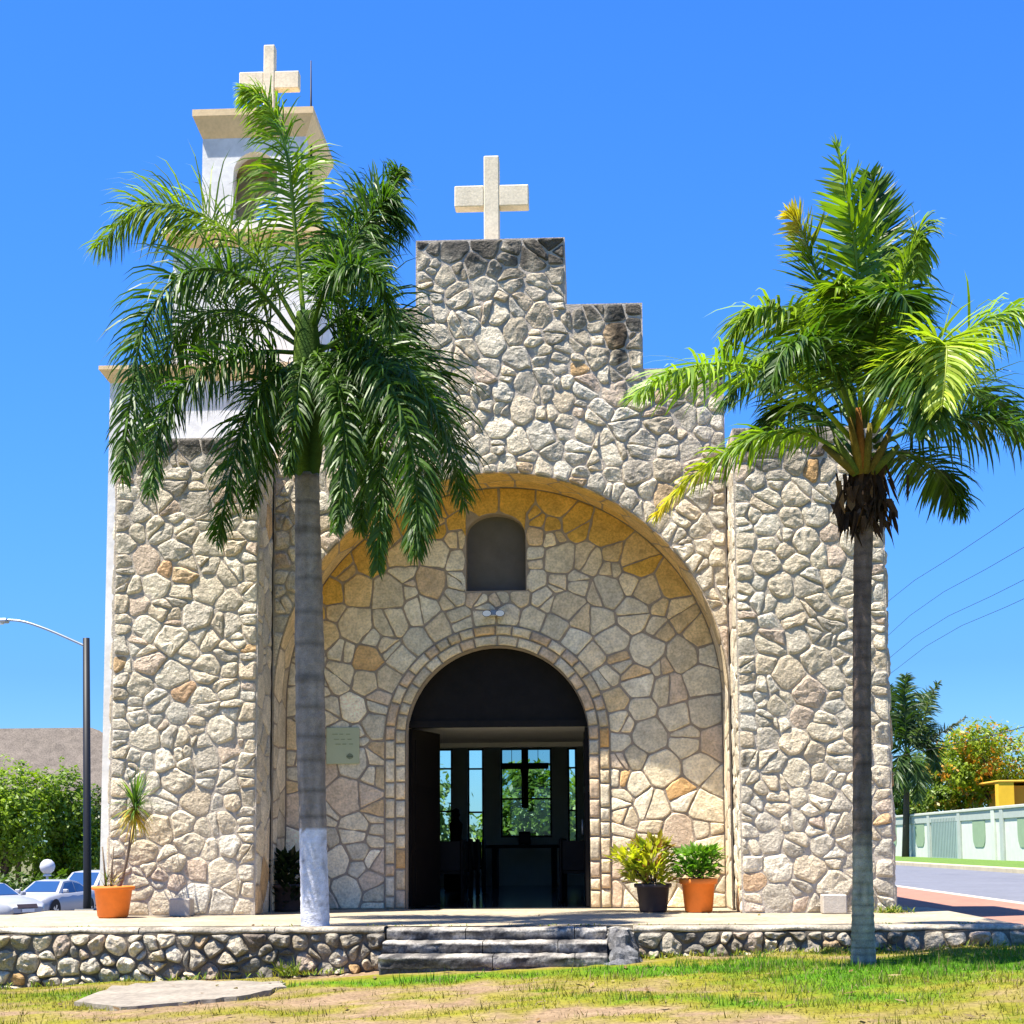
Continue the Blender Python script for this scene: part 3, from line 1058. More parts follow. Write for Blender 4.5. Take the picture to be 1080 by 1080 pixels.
bxs = sorted(set([x3, x4] + [round(bc + br * math.cos(math.pi * i / 12), 5) for i in range(13)]))
iv = lambda x: ([(lambda q: z_b + .003, lambda q: bz0), (bell_z, lambda q: z_c - .3)] if bc - br < x < bc + br else [(lambda q: z_b + .003, lambda q: z_c - .3)])
plate(mb, bxs, [bz0, bz1 - br], iv, TY3, TY3 + .2)
plate(mb, bxs, [bz0, bz1 - br], iv, YB3 - .2, YB3)
mb.box((x3, TY3 + .201, z_b + .003), (x3 + .2, YB3 - .201, z_c - .3))
mb.build('belfry', M['white_paint'], tower)
mb = MB(); mb.box((x4 - .2, TY3 + .201, z_b + .003), (x4, YB3 - .201, z_c - .3)); mb.build('belfry_side', M['yellow_paint'], tower)
mb = MB(); cornice(mb, x3, x4, TY3, YB3, z_c, .40, .13); mb.build('cornice', M['cream_paint'], tower)


def cross(name, cx, cy, z0, zt, za0, za1, hw, half, d, m):
    mb = MB()
    mb.box((cx - hw, cy, z0), (cx + hw, cy + d, zt), bevel=.012)
    mb.box((cx - half, cy + .004, za0), (cx - hw - .0005, cy + d - .004, za1), bevel=.012)
    mb.box((cx + hw + .0005, cy + .004, za0), (cx + half, cy + d - .004, za1), bevel=.012)
    return mb.build(name, m, tower if name == 'tower_cross' else church)


c0 = at(283.5, 85, TY3 + .7)
cross('tower_cross', c0.x, TY3 + .7, z_c, at(283, 47, TY3 + .7).z, at(283, 93, TY3 + .7).z, at(283, 75, TY3 + .7).z, .085, .46, .18, M['cross_paint'])
g0 = at(518.5, 210, .3)
cross('gable_cross', g0.x, .25, T1 - .02, at(518, 164, .25).z, at(518, 217, .25).z, at(518, 195, .25).z, .10, .485, .22, M['cross_paint'])
r0 = at(328, 190, TY3 + .4); r1 = at(328, 64, TY3 + .4)
mb = MB(); mb.tube([(r0.x, r0.y, r0.z), ((r0.x + r1.x) / 2, r0.y, (r0.z + r1.z) / 2), r1], [.022, .018, .008], 6)
mb.build('lightning_rod', M['dark_metal'], tower)

# ---------------------------------------------------------------- terrace, wall, steps
EDGE = -3.8
mb = MB()
for (x0, x1, y0, y1) in ((-30, -5.9, EDGE + .3, -.4), (-5.9, 5.36, EDGE + .3, REC_Y - .012)):
    nx, ny = max(2, int((x1 - x0) / .25)), 14
    ids = [[mb.vert((x0 + (x1 - x0) * i / nx, y0 + (y1 - y0) * j / ny, 0)) for i in range(nx + 1)] for j in range(ny + 1)]
    for j in range(ny):
        for i in range(nx): mb.face([ids[j][i], ids[j][i + 1], ids[j + 1][i + 1], ids[j + 1][i]])
mb.box((-30, EDGE + .302, -1.2), (5.356, -.402, -.01))
tag(mb.build('terrace', M['terrace']), 'pale stone terrace in front of the church', 'terrace', kind='structure')

SX0, SX1 = at(398, 1000, -4.5).x, at(641, 1000, -4.5).x


def rubble_wall(name, x0, x1, label, seed, grey):
    rnd = random.Random(seed)
    root = thing(name, label, 'wall', ((x0 + x1) / 2, EDGE, 0))
    zb = -1.0
    mb = MB()
    mb.box((x0, EDGE, zb), (x1, EDGE + .299, -.05))
    seeds = poisson(rnd, lambda x, z: z > ground_z(x, EDGE) - .15, (x0 + .05, x1 - .05, -.95, -.08), .15, int(2600 * (x1 - x0)))
    pr = clampproj(x0, x1, zb, -.05, .004)
    def colf(u, v, c):
        k = max(0, min(.8, grey(u) * (.55 + .9 * fbm(u, v * .7, 1.8, 4.0))))
        return tuple(a * (1 - k) + .045 * k for a in c)
    for i, poly in cells(seeds, .005, 1.12, rnd=rnd, mirror=mirror_rect(x0, x1, -2, -.05, .2)):
        pts = [pr(p) for p in outline(poly, rnd, .026, .28, .04)]
        c = Vector(stone_col(rnd, .02, .14)) * rnd.uniform(.5, 1.0)
        add_stone(mb, pts, lambda u, v, d: (u, EDGE - d, v), rnd, tuple(c), rnd.uniform(.02, .075), 1, .012, .05, colf, .04, .6)
    # end faces
    rel(mb.build('rubble', [M['mortar_dark'], M['stone']]), root)
    # worn coping
    mb = MB()
    x = x0
    while x < x1 - .05:
        L = min(rnd.uniform(1.2, 2.6), x1 - x)
        n = 14
        for jj in range(1):
            ids = []
            for k in range(n + 1):
                xx = x + .006 + (L - .012) * k / n
                o = .02 + .07 * fbm(xx, 1, 3.3, seed) + .04 * fbm(xx, 5, 11., seed)
                hz = .022 * fbm(xx, 2, 4.0, seed) + .012 * fbm(xx, 7, 13., seed)
                kk = max(0, grey(xx)) * .55 * (.5 + .8 * fbm(xx, 3, 1.5, 8))
                c = Vector((.50, .44, .34)) * (1 - max(0, min(.75, kk))) * (1 + .55 * fbm(xx, 4, 2.3, seed))
                ids.append([mb.vert(p, c) for p in ((xx, EDGE - o + .012, -.049 + hz), (xx, EDGE - o, -.032 + hz), (xx, EDGE - o + .012, -.010 + hz), (xx, EDGE - o + .05, .006 + hz * .4), (xx, EDGE + .305, .006))])
            for a, b in zip(ids[:-1], ids[1:]):
                for q in range(4): mb.face([a[q], b[q], b[q + 1], a[q + 1]], 0, True)
                mb.face([a[0], a[4], b[4], b[0]], 0)
        x += L
    rel(mb.build('coping', M['step_stone']), root)
    return root


rubble_wall('rubble_wall', -14, SX0 - .02, 'long low rubble stone wall left of the steps', 31, lambda u: .14 + .75 * sstep(-3.4, -1.9, u))
rubble_wall('rubble_wall', SX1 + .26, 5.36, 'short low rubble stone wall right of the steps behind the coconut palm', 32, lambda u: .42 + .2 * sstep(5, 2, u))

# steps
steps = thing('stone_steps', 'three weathered dark stone steps up to the church terrace', 'steps', (0, EDGE, -.4))
rnd = random.Random(8)
tops = [-.012, -.125, -.235]
for k, zt in enumerate(tops):
    y0 = EDGE - .02 - .33 * k
    mb = MB()
    x = SX0
    while x < SX1 - .02:
        L = min(rnd.uniform(.7, 1.1), SX1 - x)
        if SX1 - x - L < .3: L = SX1 - x
        n = 40
        prof = [(0.02, -.115), (.006, -.09), (.004, -.05), (-.004, -.03), (.006, -.010), (.035, 0), (.12, .002), (.33, .002)]
        rows = []
        for q in range(n + 1):
            xx = x + .004 + (L - .008) * q / n
            r_ = []
            for (dy, dz) in prof:
                nn = .020 * fbm(xx * 1.0, dz * 6 + k, 4) + .010 * fbm(xx, dz * 20 + k, 16)
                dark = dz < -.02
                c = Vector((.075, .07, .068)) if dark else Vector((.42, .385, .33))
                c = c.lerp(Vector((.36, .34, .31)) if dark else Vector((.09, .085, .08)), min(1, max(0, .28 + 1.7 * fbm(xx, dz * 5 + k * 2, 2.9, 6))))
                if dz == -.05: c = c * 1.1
                r_.append(mb.vert((xx, y0 + dy + nn, zt + dz + nn * .4), (max(.02, c.x), max(.02, c.y), max(.02, c.z))))
            rows.append(r_)
        for a, b in zip(rows[:-1], rows[1:]):
            for q in range(len(prof) - 1): mb.face([a[q], b[q], b[q + 1], a[q + 1]], 0, True)
        mb.box((x + .01, y0 + .03, -.7), (x + L - .01, y0 + .34, zt - .02), (.10, .10, .10))
        x += L
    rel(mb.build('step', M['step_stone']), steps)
# cheek stones right of the flight
mb = MB()
def blob(mb, c, r, sc_, col, seed, n=10, amp=.25):
    ids = []
    for i in range(n + 1):
        th = math.pi * i / n
        row = []
        for j in range(2 * n):
            ph = math.pi * j / n
            d = Vector((math.sin(th) * math.cos(ph), math.sin(th) * math.sin(ph), math.cos(th)))
            rr = r * (1 + amp * 1.3 * mnoise.noise(d * 1.7 + Vector((seed, 0, 0))) + amp * .7 * mnoise.noise(d * 5 + Vector((seed, 9, 0))))
            kc = max(.25, 1 + .9 * mnoise.noise(d * 2.6 + Vector((seed, 3, 1))))
            row.append(mb.vert((c[0] + d.x * rr * sc_[0], c[1] + d.y * rr * sc_[1], c[2] + d.z * rr * sc_[2]), (col[0] * kc, col[1] * kc, col[2] * kc)))
        ids.append(row)
    for i in range(n):
        for j in range(2 * n):
            mb.face([ids[i][j], ids[i + 1][j], ids[i + 1][(j + 1) % (2 * n)], ids[i][(j + 1) % (2 * n)]], 0, False)
blob(mb, (SX1 + .13, EDGE - .10, -.2), .2, (.8, 1.2, 1), (.16, .155, .15), 2)
blob(mb, (SX1 + .16, EDGE - .42, -.32), .17, (1.0, 1.2, .9), (.13, .13, .13), 5)
blob(mb, (SX1 + .10, EDGE - .72, -.38), .13, (1.1, 1.2, .8), (.14, .14, .145), 7)
blob(mb, (SX1 + .14, EDGE + .08, -.06), .13, (1.2, 1.6, .45), (.30, .28, .24), 9)
rel(mb.build('cheek_stones', M['step_stone']), steps)

# concrete slab lying in the lawn
mb = MB()
bot, top_ = [], []
for q in SLAB:
    bot.append(mb.vert((q.x, q.y, q.z - .12))); top_.append(mb.vert((q.x, q.y, q.z)))
mb.face(top_[::-1]); mb.face(bot)
n = len(SLAB)
for k in range(n): mb.face([bot[k], bot[(k + 1) % n], top_[(k + 1) % n], top_[k]])
tag(mb.build('concrete_slab', M['slab']), 'thin pale concrete slab lying in the grass at lower left', 'slab')

# ---------------------------------------------------------------- palms
def catmull(P, n):
    P = [Vector(p) for p in P]
    P = [P[0] * 2 - P[1]] + P + [P[-1] * 2 - P[-2]]
    res = []
    seg = len(P) - 3
    for i in range(n + 1):
        t = i / n * seg
        k = min(int(t), seg - 1); u = t - k
        a, b, c, d = P[k:k + 4]
        res.append(.5 * ((2 * b) + (c - a) * u + (2 * a - 5 * b + 4 * c - d) * u * u + (3 * b - a - 3 * c + d) * u ** 3))
    return res


def frond(parent, pts, rnd, leaf_len, pairs, c0, c1, plume=.5, droop=1.0, width=.03, wind=Vector((0, 0, 0)), bare=.12, tipc=None, fwd=.55, rach=.02, droop_pow=1.0, thick=1):
    C = catmull(pts, 40)
    mb = MB()
    rc = Vector(c1) * .8
    mb.tube([C[i] for i in range(0, 41, 2)], [rach * (1 - .8 * i / 20) for i in range(21)], 6, tuple(rc), caps=True)
    up = Vector((0, 0, 1))
    n = pairs
    for k in range(n):
        t = bare + (1 - bare) * (k + rnd.uniform(-.3, .3)) / n
        t = min(.995, max(bare * .8, t))
        f = t * 40; i = min(int(f), 39); q = C[i].lerp(C[i + 1], f - i)
        T = (C[min(i + 1, 40)] - C[max(i - 1, 0)]).normalized()
        S = T.cross(up)
        if S.length < .15: S = T.cross(Vector((0, 1, .2)))
        S.normalize(); Nn = S.cross(T).normalized()
        prof = (.55 + .45 * math.sin(math.pi * min(1, (t - bare) / (1 - bare) * 1.15 + .12))) * (1 if t < .85 else 1 - (t - .85) / .15 * .5)
        L = leaf_len * prof
        for s in (-1, 1):
            th = rnd.gauss(0, plume)
            d = (S * s * math.cos(th) + Nn * math.sin(th)).normalized()
            ff = fwd * (.7 + .8 * t) + rnd.uniform(-.1, .1)
            d = (d + T * ff).normalized()
            Lk = L * rnd.uniform(.8, 1.1)
            segs = 4
            p = q.copy()
            wv = d.cross(Nn if abs(d.dot(Nn)) < .8 else S).normalized()
            roll = rnd.uniform(-.7, .7)
            ws = [.55, 1.0, .85, .55, .0]
            base = Vector(c0).lerp(Vector(c1), min(1, rnd.random() * .8 + .2 * t)) * rnd.uniform(.75, 1.25)
            if tipc and t > .55: base = base.lerp(Vector(tipc), min(1, (t - .55) / .35) * rnd.uniform(.5, 1))
            prev = None
            g = droop * rnd.uniform(.75, 1.3)
            for j in range(segs + 1):
                wd = width * ws[j] * (.75 + .25 * prof)
                wv2 = (wv * math.cos(roll) + d.cross(wv) * math.sin(roll))
                if j < segs:
                    a = mb.vert(p - wv2 * wd, base); b = mb.vert(p + wv2 * wd, base)
                    if prev: mb.face([prev[0], prev[1], b, a], 0, False)
                    prev = (a, b)
                else:
                    a = mb.vert(p, base * .9 + Vector((.01, .008, 0)))
                    mb.face([prev[0], prev[1], a], 0, False)
                d = (d + (Vector((0, 0, -1)) * g + wind) * .30 * ((j + 1) / segs) ** droop_pow).normalized()
                wv = (wv - d * wv.dot(d)).normalized()
                p = p + d * (Lk / segs)
    return rel(mb.build('frond', M['leaf']), parent)


def trunk(parent, path, radii_px, Y, rings, colf, name='trunk', amp=.03, n=16, extra=None):
    pts = [at(x, y, Y) for x, y in path]
    C = catmull(pts, rings)
    sc_ = F_PX / (Y - CAM.y)
    ts = np.linspace(0, 1, len(radii_px))
    mb = MB()
    prev = None
    for i, p in enumerate(C):
        t = i / rings
        r = float(np.interp(t, ts, radii_px)) / sc_
        r *= 1 + amp * math.sin(i * 2.1) * (.5 + .5 * math.sin(i * .73)) + amp * .5 * mnoise.noise(Vector((0, 0, i * .37)))
        row = []
        for k in range(n):
            a = 2 * math.pi * k / n
            rr = r * (1 + .04 * mnoise.noise(Vector((math.cos(a) * 1.5, math.sin(a) * 1.5, i * .12))))
            row.append(mb.vert((p.x + rr * math.cos(a), p.y + rr * math.sin(a), p.z), colf(t, a, p.z, i)))
        if prev:
            for k in range(n): mb.face([prev[k], prev[(k + 1) % n], row[(k + 1) % n], row[k]], 0, True)
        prev = row
    mb.face(prev)
    return rel(mb.build(name, M['bark'], None), parent), C


# ---- left royal palm, rooted at the edge of the terrace
LY = -3.45
lp0 = at(333, 977, LY)
royal = thing('royal_palm', 'tall palm with smooth grey trunk whitewashed at the foot, left of the doorway', 'palm tree', (lp0.x, LY, 0))
zw = at(330, 876, LY).z
def ltr(t, a, z, i):
    if z < zw + .05 * mnoise.noise(Vector((a * 1.5, 0, 3))):
        k = 1 - .9 * max(0, mnoise.noise(Vector((math.cos(a) * 4, math.sin(a) * 4, z * 6))) - .1)
        if rl.random() < .03: k *= .6
        return (.70 * k, .70 * k, .74 * k)
    b = .86 + .3 * mnoise.noise(Vector((math.cos(a) * 2, math.sin(a) * 2, z * 3.0)))
    if (i + int(4 * mnoise.noise(Vector((0, 3, i * .17))))) % 7 == 0: b *= .62
    lightn = .12 * max(0, mnoise.noise(Vector((math.cos(a) * 1.5, math.sin(a) * 1.5 + 9, z * .8))))
    return (.34 * b + lightn, .28 * b + lightn, .225 * b + lightn)
rl = random.Random(4)
trunk(royal, [(333, 980), (330, 880), (327.5, 760), (325.5, 620), (324, 500)], [15.5, 14.6, 14.6, 16, 15.6, 14, 13.2], LY, 120, ltr, n=20)
# green crownshaft
def csh(t, a, z, i):
    k = .9 + .35 * mnoise.noise(Vector((math.cos(a) * 3, math.sin(a) * 3, z * .7)))
    c = Vector((.11, .18, .02)).lerp(Vector((.03, .07, .012)), .5 + .5 * math.sin(a * 3 + z))
    return tuple(c * k)
trunk(royal, [(324, 504), (324.5, 470), (325, 420), (324, 370), (323, 330)], [13, 17, 18, 15, 11], LY, 26, csh, 'crownshaft', .01, 20)
rnd = random.Random(12)
G0, G1 = (.020, .060, .007), (.090, .180, .012)
GL0, GL1 = (.08, .18, .010), (.30, .43, .022)


def px_frond(parent, pl, Y, dys, **kw):
    pts = [at(x, y, Y + dy) for (x, y), dy in zip(pl, dys)]
    return frond(parent, pts, rnd, **kw)


roy = dict(leaf_len=.84, pairs=235, plume=.85, droop=1.6, width=.0125, rach=.028)
L_ = [  # (pixel path, depth offsets, overrides)
    ([(322, 352), (312, 250), (303, 165), (284, 112), (256, 96)], (0, .1, .15, .1, .05), dict(c0=GL0, c1=GL1, leaf_len=.68, plume=.5, wind=Vector((-.35, 0, 0)))),
    ([(314, 364), (256, 330), (205, 336), (166, 390), (150, 470)], (0, .4, .7, .8, .8), dict(c0=G0, c1=G1)),
    ([(326, 362), (366, 330), (400, 330), (420, 370), (428, 420)], (0, .2, .4, .5, .5), dict(c0=G0, c1=G1)),
    ([(318, 350), (275, 280), (215, 228), (150, 218), (100, 262)], (0, .1, .2, .1, 0), dict(c0=G0, c1=GL1)),
    ([(316, 360), (262, 296), (200, 286), (155, 335), (138, 420), (128, 505)], (0, -.3, -.6, -.8, -.9, -.9), dict(c0=G0, c1=G1, leaf_len=.68)),
    ([(316, 372), (268, 372), (212, 392), (172, 440), (158, 520)], (0, -.3, -.7, -.9, -1.), dict(c0=G0, c1=G1, leaf_len=.55)),
    ([(318, 382), (284, 402), (256, 450), (240, 520), (229, 572)], (0, -.3, -.5, -.6, -.6), dict(c0=G0, c1=G1, leaf_len=.55)),
    ([(330, 350), (358, 282), (388, 232), (412, 212), (424, 250)], (0, .2, .3, .3, .3), dict(c0=G0, c1=G1, leaf_len=.68)),
    ([(330, 345), (352, 268), (382, 215), (410, 195), (422, 176)], (0, .5, .7, .8, .8), dict(c0=G0, c1=G1, leaf_len=.5)),
    ([(334, 372), (380, 352), (430, 392), (468, 455), (490, 535)], (0, -.2, -.5, -.6, -.6), dict(c0=G0, c1=G1, leaf_len=.62)),
    ([(334, 380), (370, 382), (395, 440), (402, 520), (398, 602)], (0, -.4, -.7, -.8, -.8), dict(c0=G0, c1=G1, leaf_len=.48)),
    ([(332, 365), (384, 372), (430, 420), (452, 490), (452, 560)], (0, .4, .7, .8, .8), dict(c0=G0, c1=G1, leaf_len=.6)),
    ([(326, 385), (350, 392), (362, 440), (362, 500), (355, 560)], (0, -.5, -.9, -1.0, -1.0), dict(c0=G0, c1=G1, leaf_len=.42)),
    ([(328, 350), (345, 300), (372, 280), (402, 300), (412, 350)], (0, -.5, -.9, -1.1, -1.1), dict(c0=G0, c1=G1, leaf_len=.5)),
    ([(322, 372), (318, 392), (312, 430), (306, 470), (304, 500)], (0, -.35, -.5, -.5, -.5), dict(c0=G0, c1=G1, leaf_len=.32, pairs=110)),
    ([(328, 368), (340, 384), (350, 420), (352, 460), (350, 492)], (0, -.35, -.5, -.5, -.5), dict(c0=G0, c1=G1, leaf_len=.32, pairs=110)),
    ([(330, 378), (352, 378), (378, 420), (385, 500), (380, 560)], (0, .3, .5, .6, .6), dict(c0=G0, c1=G1, leaf_len=.5)),
    ([(334, 370), (400, 352), (452, 400), (480, 470), (490, 520)], (0, .7, 1.1, 1.2, 1.2), dict(c0=G0, c1=G1)),
    ([(332, 374), (392, 378), (428, 450), (440, 530), (438, 585)], (0, -.6, -1., -1.1, -1.1), dict(c0=G0, c1=G1, leaf_len=.55)),
    ([(328, 345), (350, 290), (376, 250), (398, 250), (408, 290)], (0, .9, 1.5, 1.7, 1.7), dict(c0=G0, c1=G1, leaf_len=.6)),
    ([(318, 378), (296, 396), (280, 440), (272, 500), (262, 540)], (0, .5, .8, .9, .9), dict(c0=G0, c1=G1, leaf_len=.45)),
]
for pl, dys, kw in L_:
    k = dict(roy); k.update(kw); px_frond(royal, pl, LY, dys, **k)

# ---- right coconut palm, standing in the lawn
CYp = -5.5
cp0 = at(911, 1017, CYp)
coco = thing('coconut_palm', 'coconut palm with slender dark ringed trunk and windblown yellow tipped fronds, on the lawn', 'palm tree', (cp0.x, CYp, cp0.z))
zc = at(910, 885, CYp).z
def ctr(t, a, z, i):
    b = .85 + .4 * mnoise.noise(Vector((math.cos(a) * 2.5, math.sin(a) * 2.5, z * 4.0)))
    if (i + int(3 * mnoise.noise(Vector((0, 0, i * .21))))) % 4 == 0: b *= .55 + .3 * (mnoise.noise(Vector((math.cos(a), math.sin(a), i * .4))) + .5)
    f = sstep(zc + .12, zc - .12, z + .1 * mnoise.noise(Vector((a, 0, 1))))
    c = Vector((.21, .15, .115)).lerp(Vector((.50, .40, .29)), f)
    return tuple(c * b)
trunk(coco, [(911, 1022), (910, 960), (909.5, 860), (909, 720), (910, 600), (913, 500)], [13.5, 12, 10.6, 10, 9.6, 9.6, 10, 11], CYp, 150, ctr, n=16, amp=.05)
# hanging dead fibre below the crown
mb = MB()
for k in range(210):
    x = rnd.gauss(912, 13); y = rnd.uniform(486, 545)
    p = at(x, y, CYp + rnd.uniform(-.18, .18))
    c = Vector((.055, .032, .02)) * rnd.uniform(.4, 1.6)
    if rnd.random() < .12: c = Vector((.22, .12, .05))
    dv = Vector((rnd.uniform(-.5, .5), rnd.uniform(-.5, .5), -1)).normalized(); L = rnd.uniform(.12, .36)
    s = Vector((rnd.uniform(-1, 1), rnd.uniform(-1, 1), 0)).normalized() * rnd.uniform(.012, .035)
    i = [mb.vert(q, c) for q in (p - s, p + s, p + dv * L * .6 + s * .9 + Vector((0, .02, 0)), p + dv * L, p + dv * L * .6 - s)]
    mb.face(i)
blob(mb, at(912, 512, CYp), .15, (1, 1, 1.9), (.045, .028, .02), 3, 8, .3)
rel(mb.build('dead_fibre', M['bark']), coco)
wl = Vector((-.28, 0, .05))
coc = dict(leaf_len=.98, pairs=135, plume=.38, droop=1.5, width=.0150, rach=.026, fwd=.5, bare=.16)
YE = (.70, .52, .04)
C_ = [
    ([(908, 440), (906, 350), (903, 270), (893, 205), (882, 150)], (0, .1, .1, 0, 0), dict(c0=GL0, c1=GL1, leaf_len=.5, plume=.5, droop=.1, width=.020, pairs=90, wind=Vector((-.5, 0, .2)))),
    ([(912, 440), (922, 350), (926, 280), (924, 220), (918, 182)], (0, .3, .4, .4, .4), dict(c0=G0, c1=G1, leaf_len=.5, plume=.4, droop=.0)),
    ([(914, 445), (935, 360), (955, 285), (968, 245), (968, 290)], (0, -.2, -.3, -.3, -.3), dict(c0=G0, c1=GL1, leaf_len=.55)),
    ([(904, 445), (880, 350), (860, 285), (846, 245), (832, 224)], (0, .1, .2, .2, .2), dict(c0=G0, c1=GL1, leaf_len=.5, tipc=YE, droop=.3)),
    ([(902, 450), (862, 360), (820, 325), (785, 335), (762, 372)], (0, -.1, -.3, -.4, -.4), dict(c0=G0, c1=GL1, leaf_len=.62)),
    ([(900, 465), (838, 402), (768, 384), (710, 392), (668, 418)], (0, -.4, -.8, -1.1, -1.3), dict(c0=GL0, c1=GL1, leaf_len=.68, droop=1.1)),
    ([(900, 485), (842, 455), (782, 468), (728, 505), (690, 545)], (0, .2, .4, .5, .5), dict(c0=GL0, c1=GL1, leaf_len=.45, tipc=YE)),
    ([(920, 448), (965, 395), (1015, 352), (1070, 328), (1130, 345)], (0, .3, .5, .5, .5), dict(c0=GL0, c1=GL1, leaf_len=.68)),
    ([(922, 455), (952, 408), (980, 372), (998, 366), (994, 428)], (0, -.7, -1.2, -1.5, -1.7), dict(c0=(.22, .33, .02), c1=(.46, .54, .05), leaf_len=.68, droop=1.1, pairs=150)),
    ([(922, 472), (975, 448), (1030, 442), (1080, 452), (1125, 480)], (0, .1, .1, 0, 0), dict(c0=G0, c1=G1, leaf_len=.62, droop=1.2)),
    ([(920, 480), (950, 478), (985, 495), (1005, 520), (1015, 540)], (0, .5, .9, 1., 1.), dict(c0=G0, c1=G1, leaf_len=.5)),
    ([(912, 450), (918, 380), (930, 330), (948, 310), (962, 330)], (0, -.6, -1., -1.3, -1.4), dict(c0=G0, c1=G1, leaf_len=.6)),
    ([(904, 450), (880, 390), (850, 360), (825, 372), (812, 410)], (0, -.6, -1., -1.2, -1.3), dict(c0=G0, c1=G1, leaf_len=.5)),
    ([(910, 440), (902, 370), (898, 330), (890, 310), (880, 300)], (0, -.5, -.7, -.9, -1.), dict(c0=G0, c1=GL1, leaf_len=.55)),
    ([(914, 445), (928, 380), (940, 320), (950, 285), (946, 262)], (0, .6, 1., 1.1, 1.2), dict(c0=G0, c1=G1, leaf_len=.55)),
    ([(902, 455), (868, 400), (830, 378), (790, 390), (765, 425)], (0, .5, .9, 1.1, 1.1), dict(c0=G0, c1=G1, leaf_len=.7)),
    ([(918, 455), (940, 400), (962, 385), (978, 410), (982, 450)], (0, -.8, -1.3, -1.5, -1.5), dict(c0=G0, c1=G1, leaf_len=.6)),
    ([(922, 465), (968, 420), (1015, 410), (1060, 430), (1090, 470)], (0, .8, 1.3, 1.5, 1.5), dict(c0=G0, c1=G1, leaf_len=.7)),
    ([(908, 445), (892, 390), (872, 350), (850, 330), (825, 335)], (0, .9, 1.5, 1.7, 1.8), dict(c0=G0, c1=G1, leaf_len=.6)),
    ([(902, 480), (868, 440), (838, 428), (812, 440), (795, 470)], (0, .6, 1., 1.1, 1.2), dict(c0=G0, c1=G1, leaf_len=.5)),
]
for pl, dys, kw in C_:
    k = dict(coc); k.update(kw); k.setdefault('wind', wl); px_frond(coco, pl, CYp, dys, **k)
# yellow leaf stalks and flower stems
mb = MB()
for (x0, y0, x1, y1) in ((908, 500, 896, 440), (904, 500, 880, 462), (912, 500, 918, 446), (918, 500, 940, 452), (902, 498, 868, 470), (910, 495, 905, 430), (920, 498, 948, 470)):
    a = at(x0, y0, CYp - .12); b = at(x1, y1, CYp - .2)
    mb.tube([a, a.lerp(b, .5), b], [.05, .04, .022], 7, (.24 * rnd.uniform(.4, 1), .15 * rnd.uniform(.6, 1), .025))
rel(mb.build('leaf_stalk', M['bark']), coco)


# ---------------------------------------------------------------- trees and shrubs
def leaf_cloud(mb, blobs, n, size, cols, rnd, flat=.3, hollow=.55):
    tot = sum(b[3] * b[4] * b[5] for b in blobs) if len(blobs[0]) > 4 else None
    wts = [(b[3] * b[4] * b[5]) ** .66 for b in blobs]
    for _ in range(n):
        b = rnd.choices(blobs, wts)[0]
        while True:
            d = Vector((rnd.uniform(-1, 1), rnd.uniform(-1, 1), rnd.uniform(-1, 1)))
            if d.length <= 1 and d.length > hollow * rnd.random(): break
        wob = 1 + .3 * mnoise.noise(d * 2.5 + Vector((b[0], b[1], b[2])))
        p = Vector((b[0] + d.x * b[3] * wob, b[1] + d.y * b[4] * wob, b[2] + d.z * b[5] * wob))
        if mnoise.noise(p * (1.1 / max(.3, size * 3))) < -.18: continue
        nv = (d + Vector((rnd.uniform(-1, 1), rnd.uniform(-1, 1), rnd.uniform(-.2, 1.2)))).normalized()
        u = nv.cross(Vector((rnd.uniform(-1, 1), rnd.uniform(-1, 1), rnd.uniform(-1, 1)))).normalized(); v = nv.cross(u)
        s = size * rnd.uniform(.6, 1.3)
        col = cols[0]
        q = .5 + .5 * mnoise.noise(p * .9 / max(.25, b[3] * .35)) + rnd.uniform(-.25, .25)
        col = Vector(cols[0]).lerp(Vector(cols[1]), min(1, max(0, q)))
        if len(cols) > 2 and mnoise.noise(p * .8 + Vector((40, 3, 7))) + rnd.uniform(-.3, .3) > .26: col = Vector(cols[2]) * rnd.uniform(.7, 1.2)
        i = [mb.vert(x, col) for x in (p - u * s, p + v * s * .45, p + u * s, p - v * s * .45)]
        mb.face(i)


def tree(name, label, base, blobs, n, size, cols, seed, group=None, tr=.16, cat='tree'):
    rnd = random.Random(seed)
    root = thing(name, label, cat, base, group)
    B = Vector(base)
    mb = MB()
    cen = Vector((sum(b[0] for b in blobs) / len(blobs), sum(b[1] for b in blobs) / len(blobs), min(b[2] for b in blobs)))
    fork = Vector((cen.x * .5, cen.y * .5, cen.z * .55))
    mb.tube([(0, 0, -.2), fork * .5, fork], [tr * 1.2, tr, tr * .85], 9, (.11, .085, .065))
    for b in blobs:
        e = Vector(b[:3]); mid = fork.lerp(e, .5) + Vector((rnd.uniform(-.2, .2), rnd.uniform(-.2, .2), .1))
        mb.tube([fork, mid, e], [tr * .6, tr * .35, tr * .12], 6, (.11, .085, .065))
    mb.build('trunk', M['bark'], root)
    mb = MB(); leaf_cloud(mb, blobs, n, size, cols, rnd)
    mb.build('crown', M['leaf'], root)
    return root


GT = ((.06, .12, .006), (.30, .42, .012))
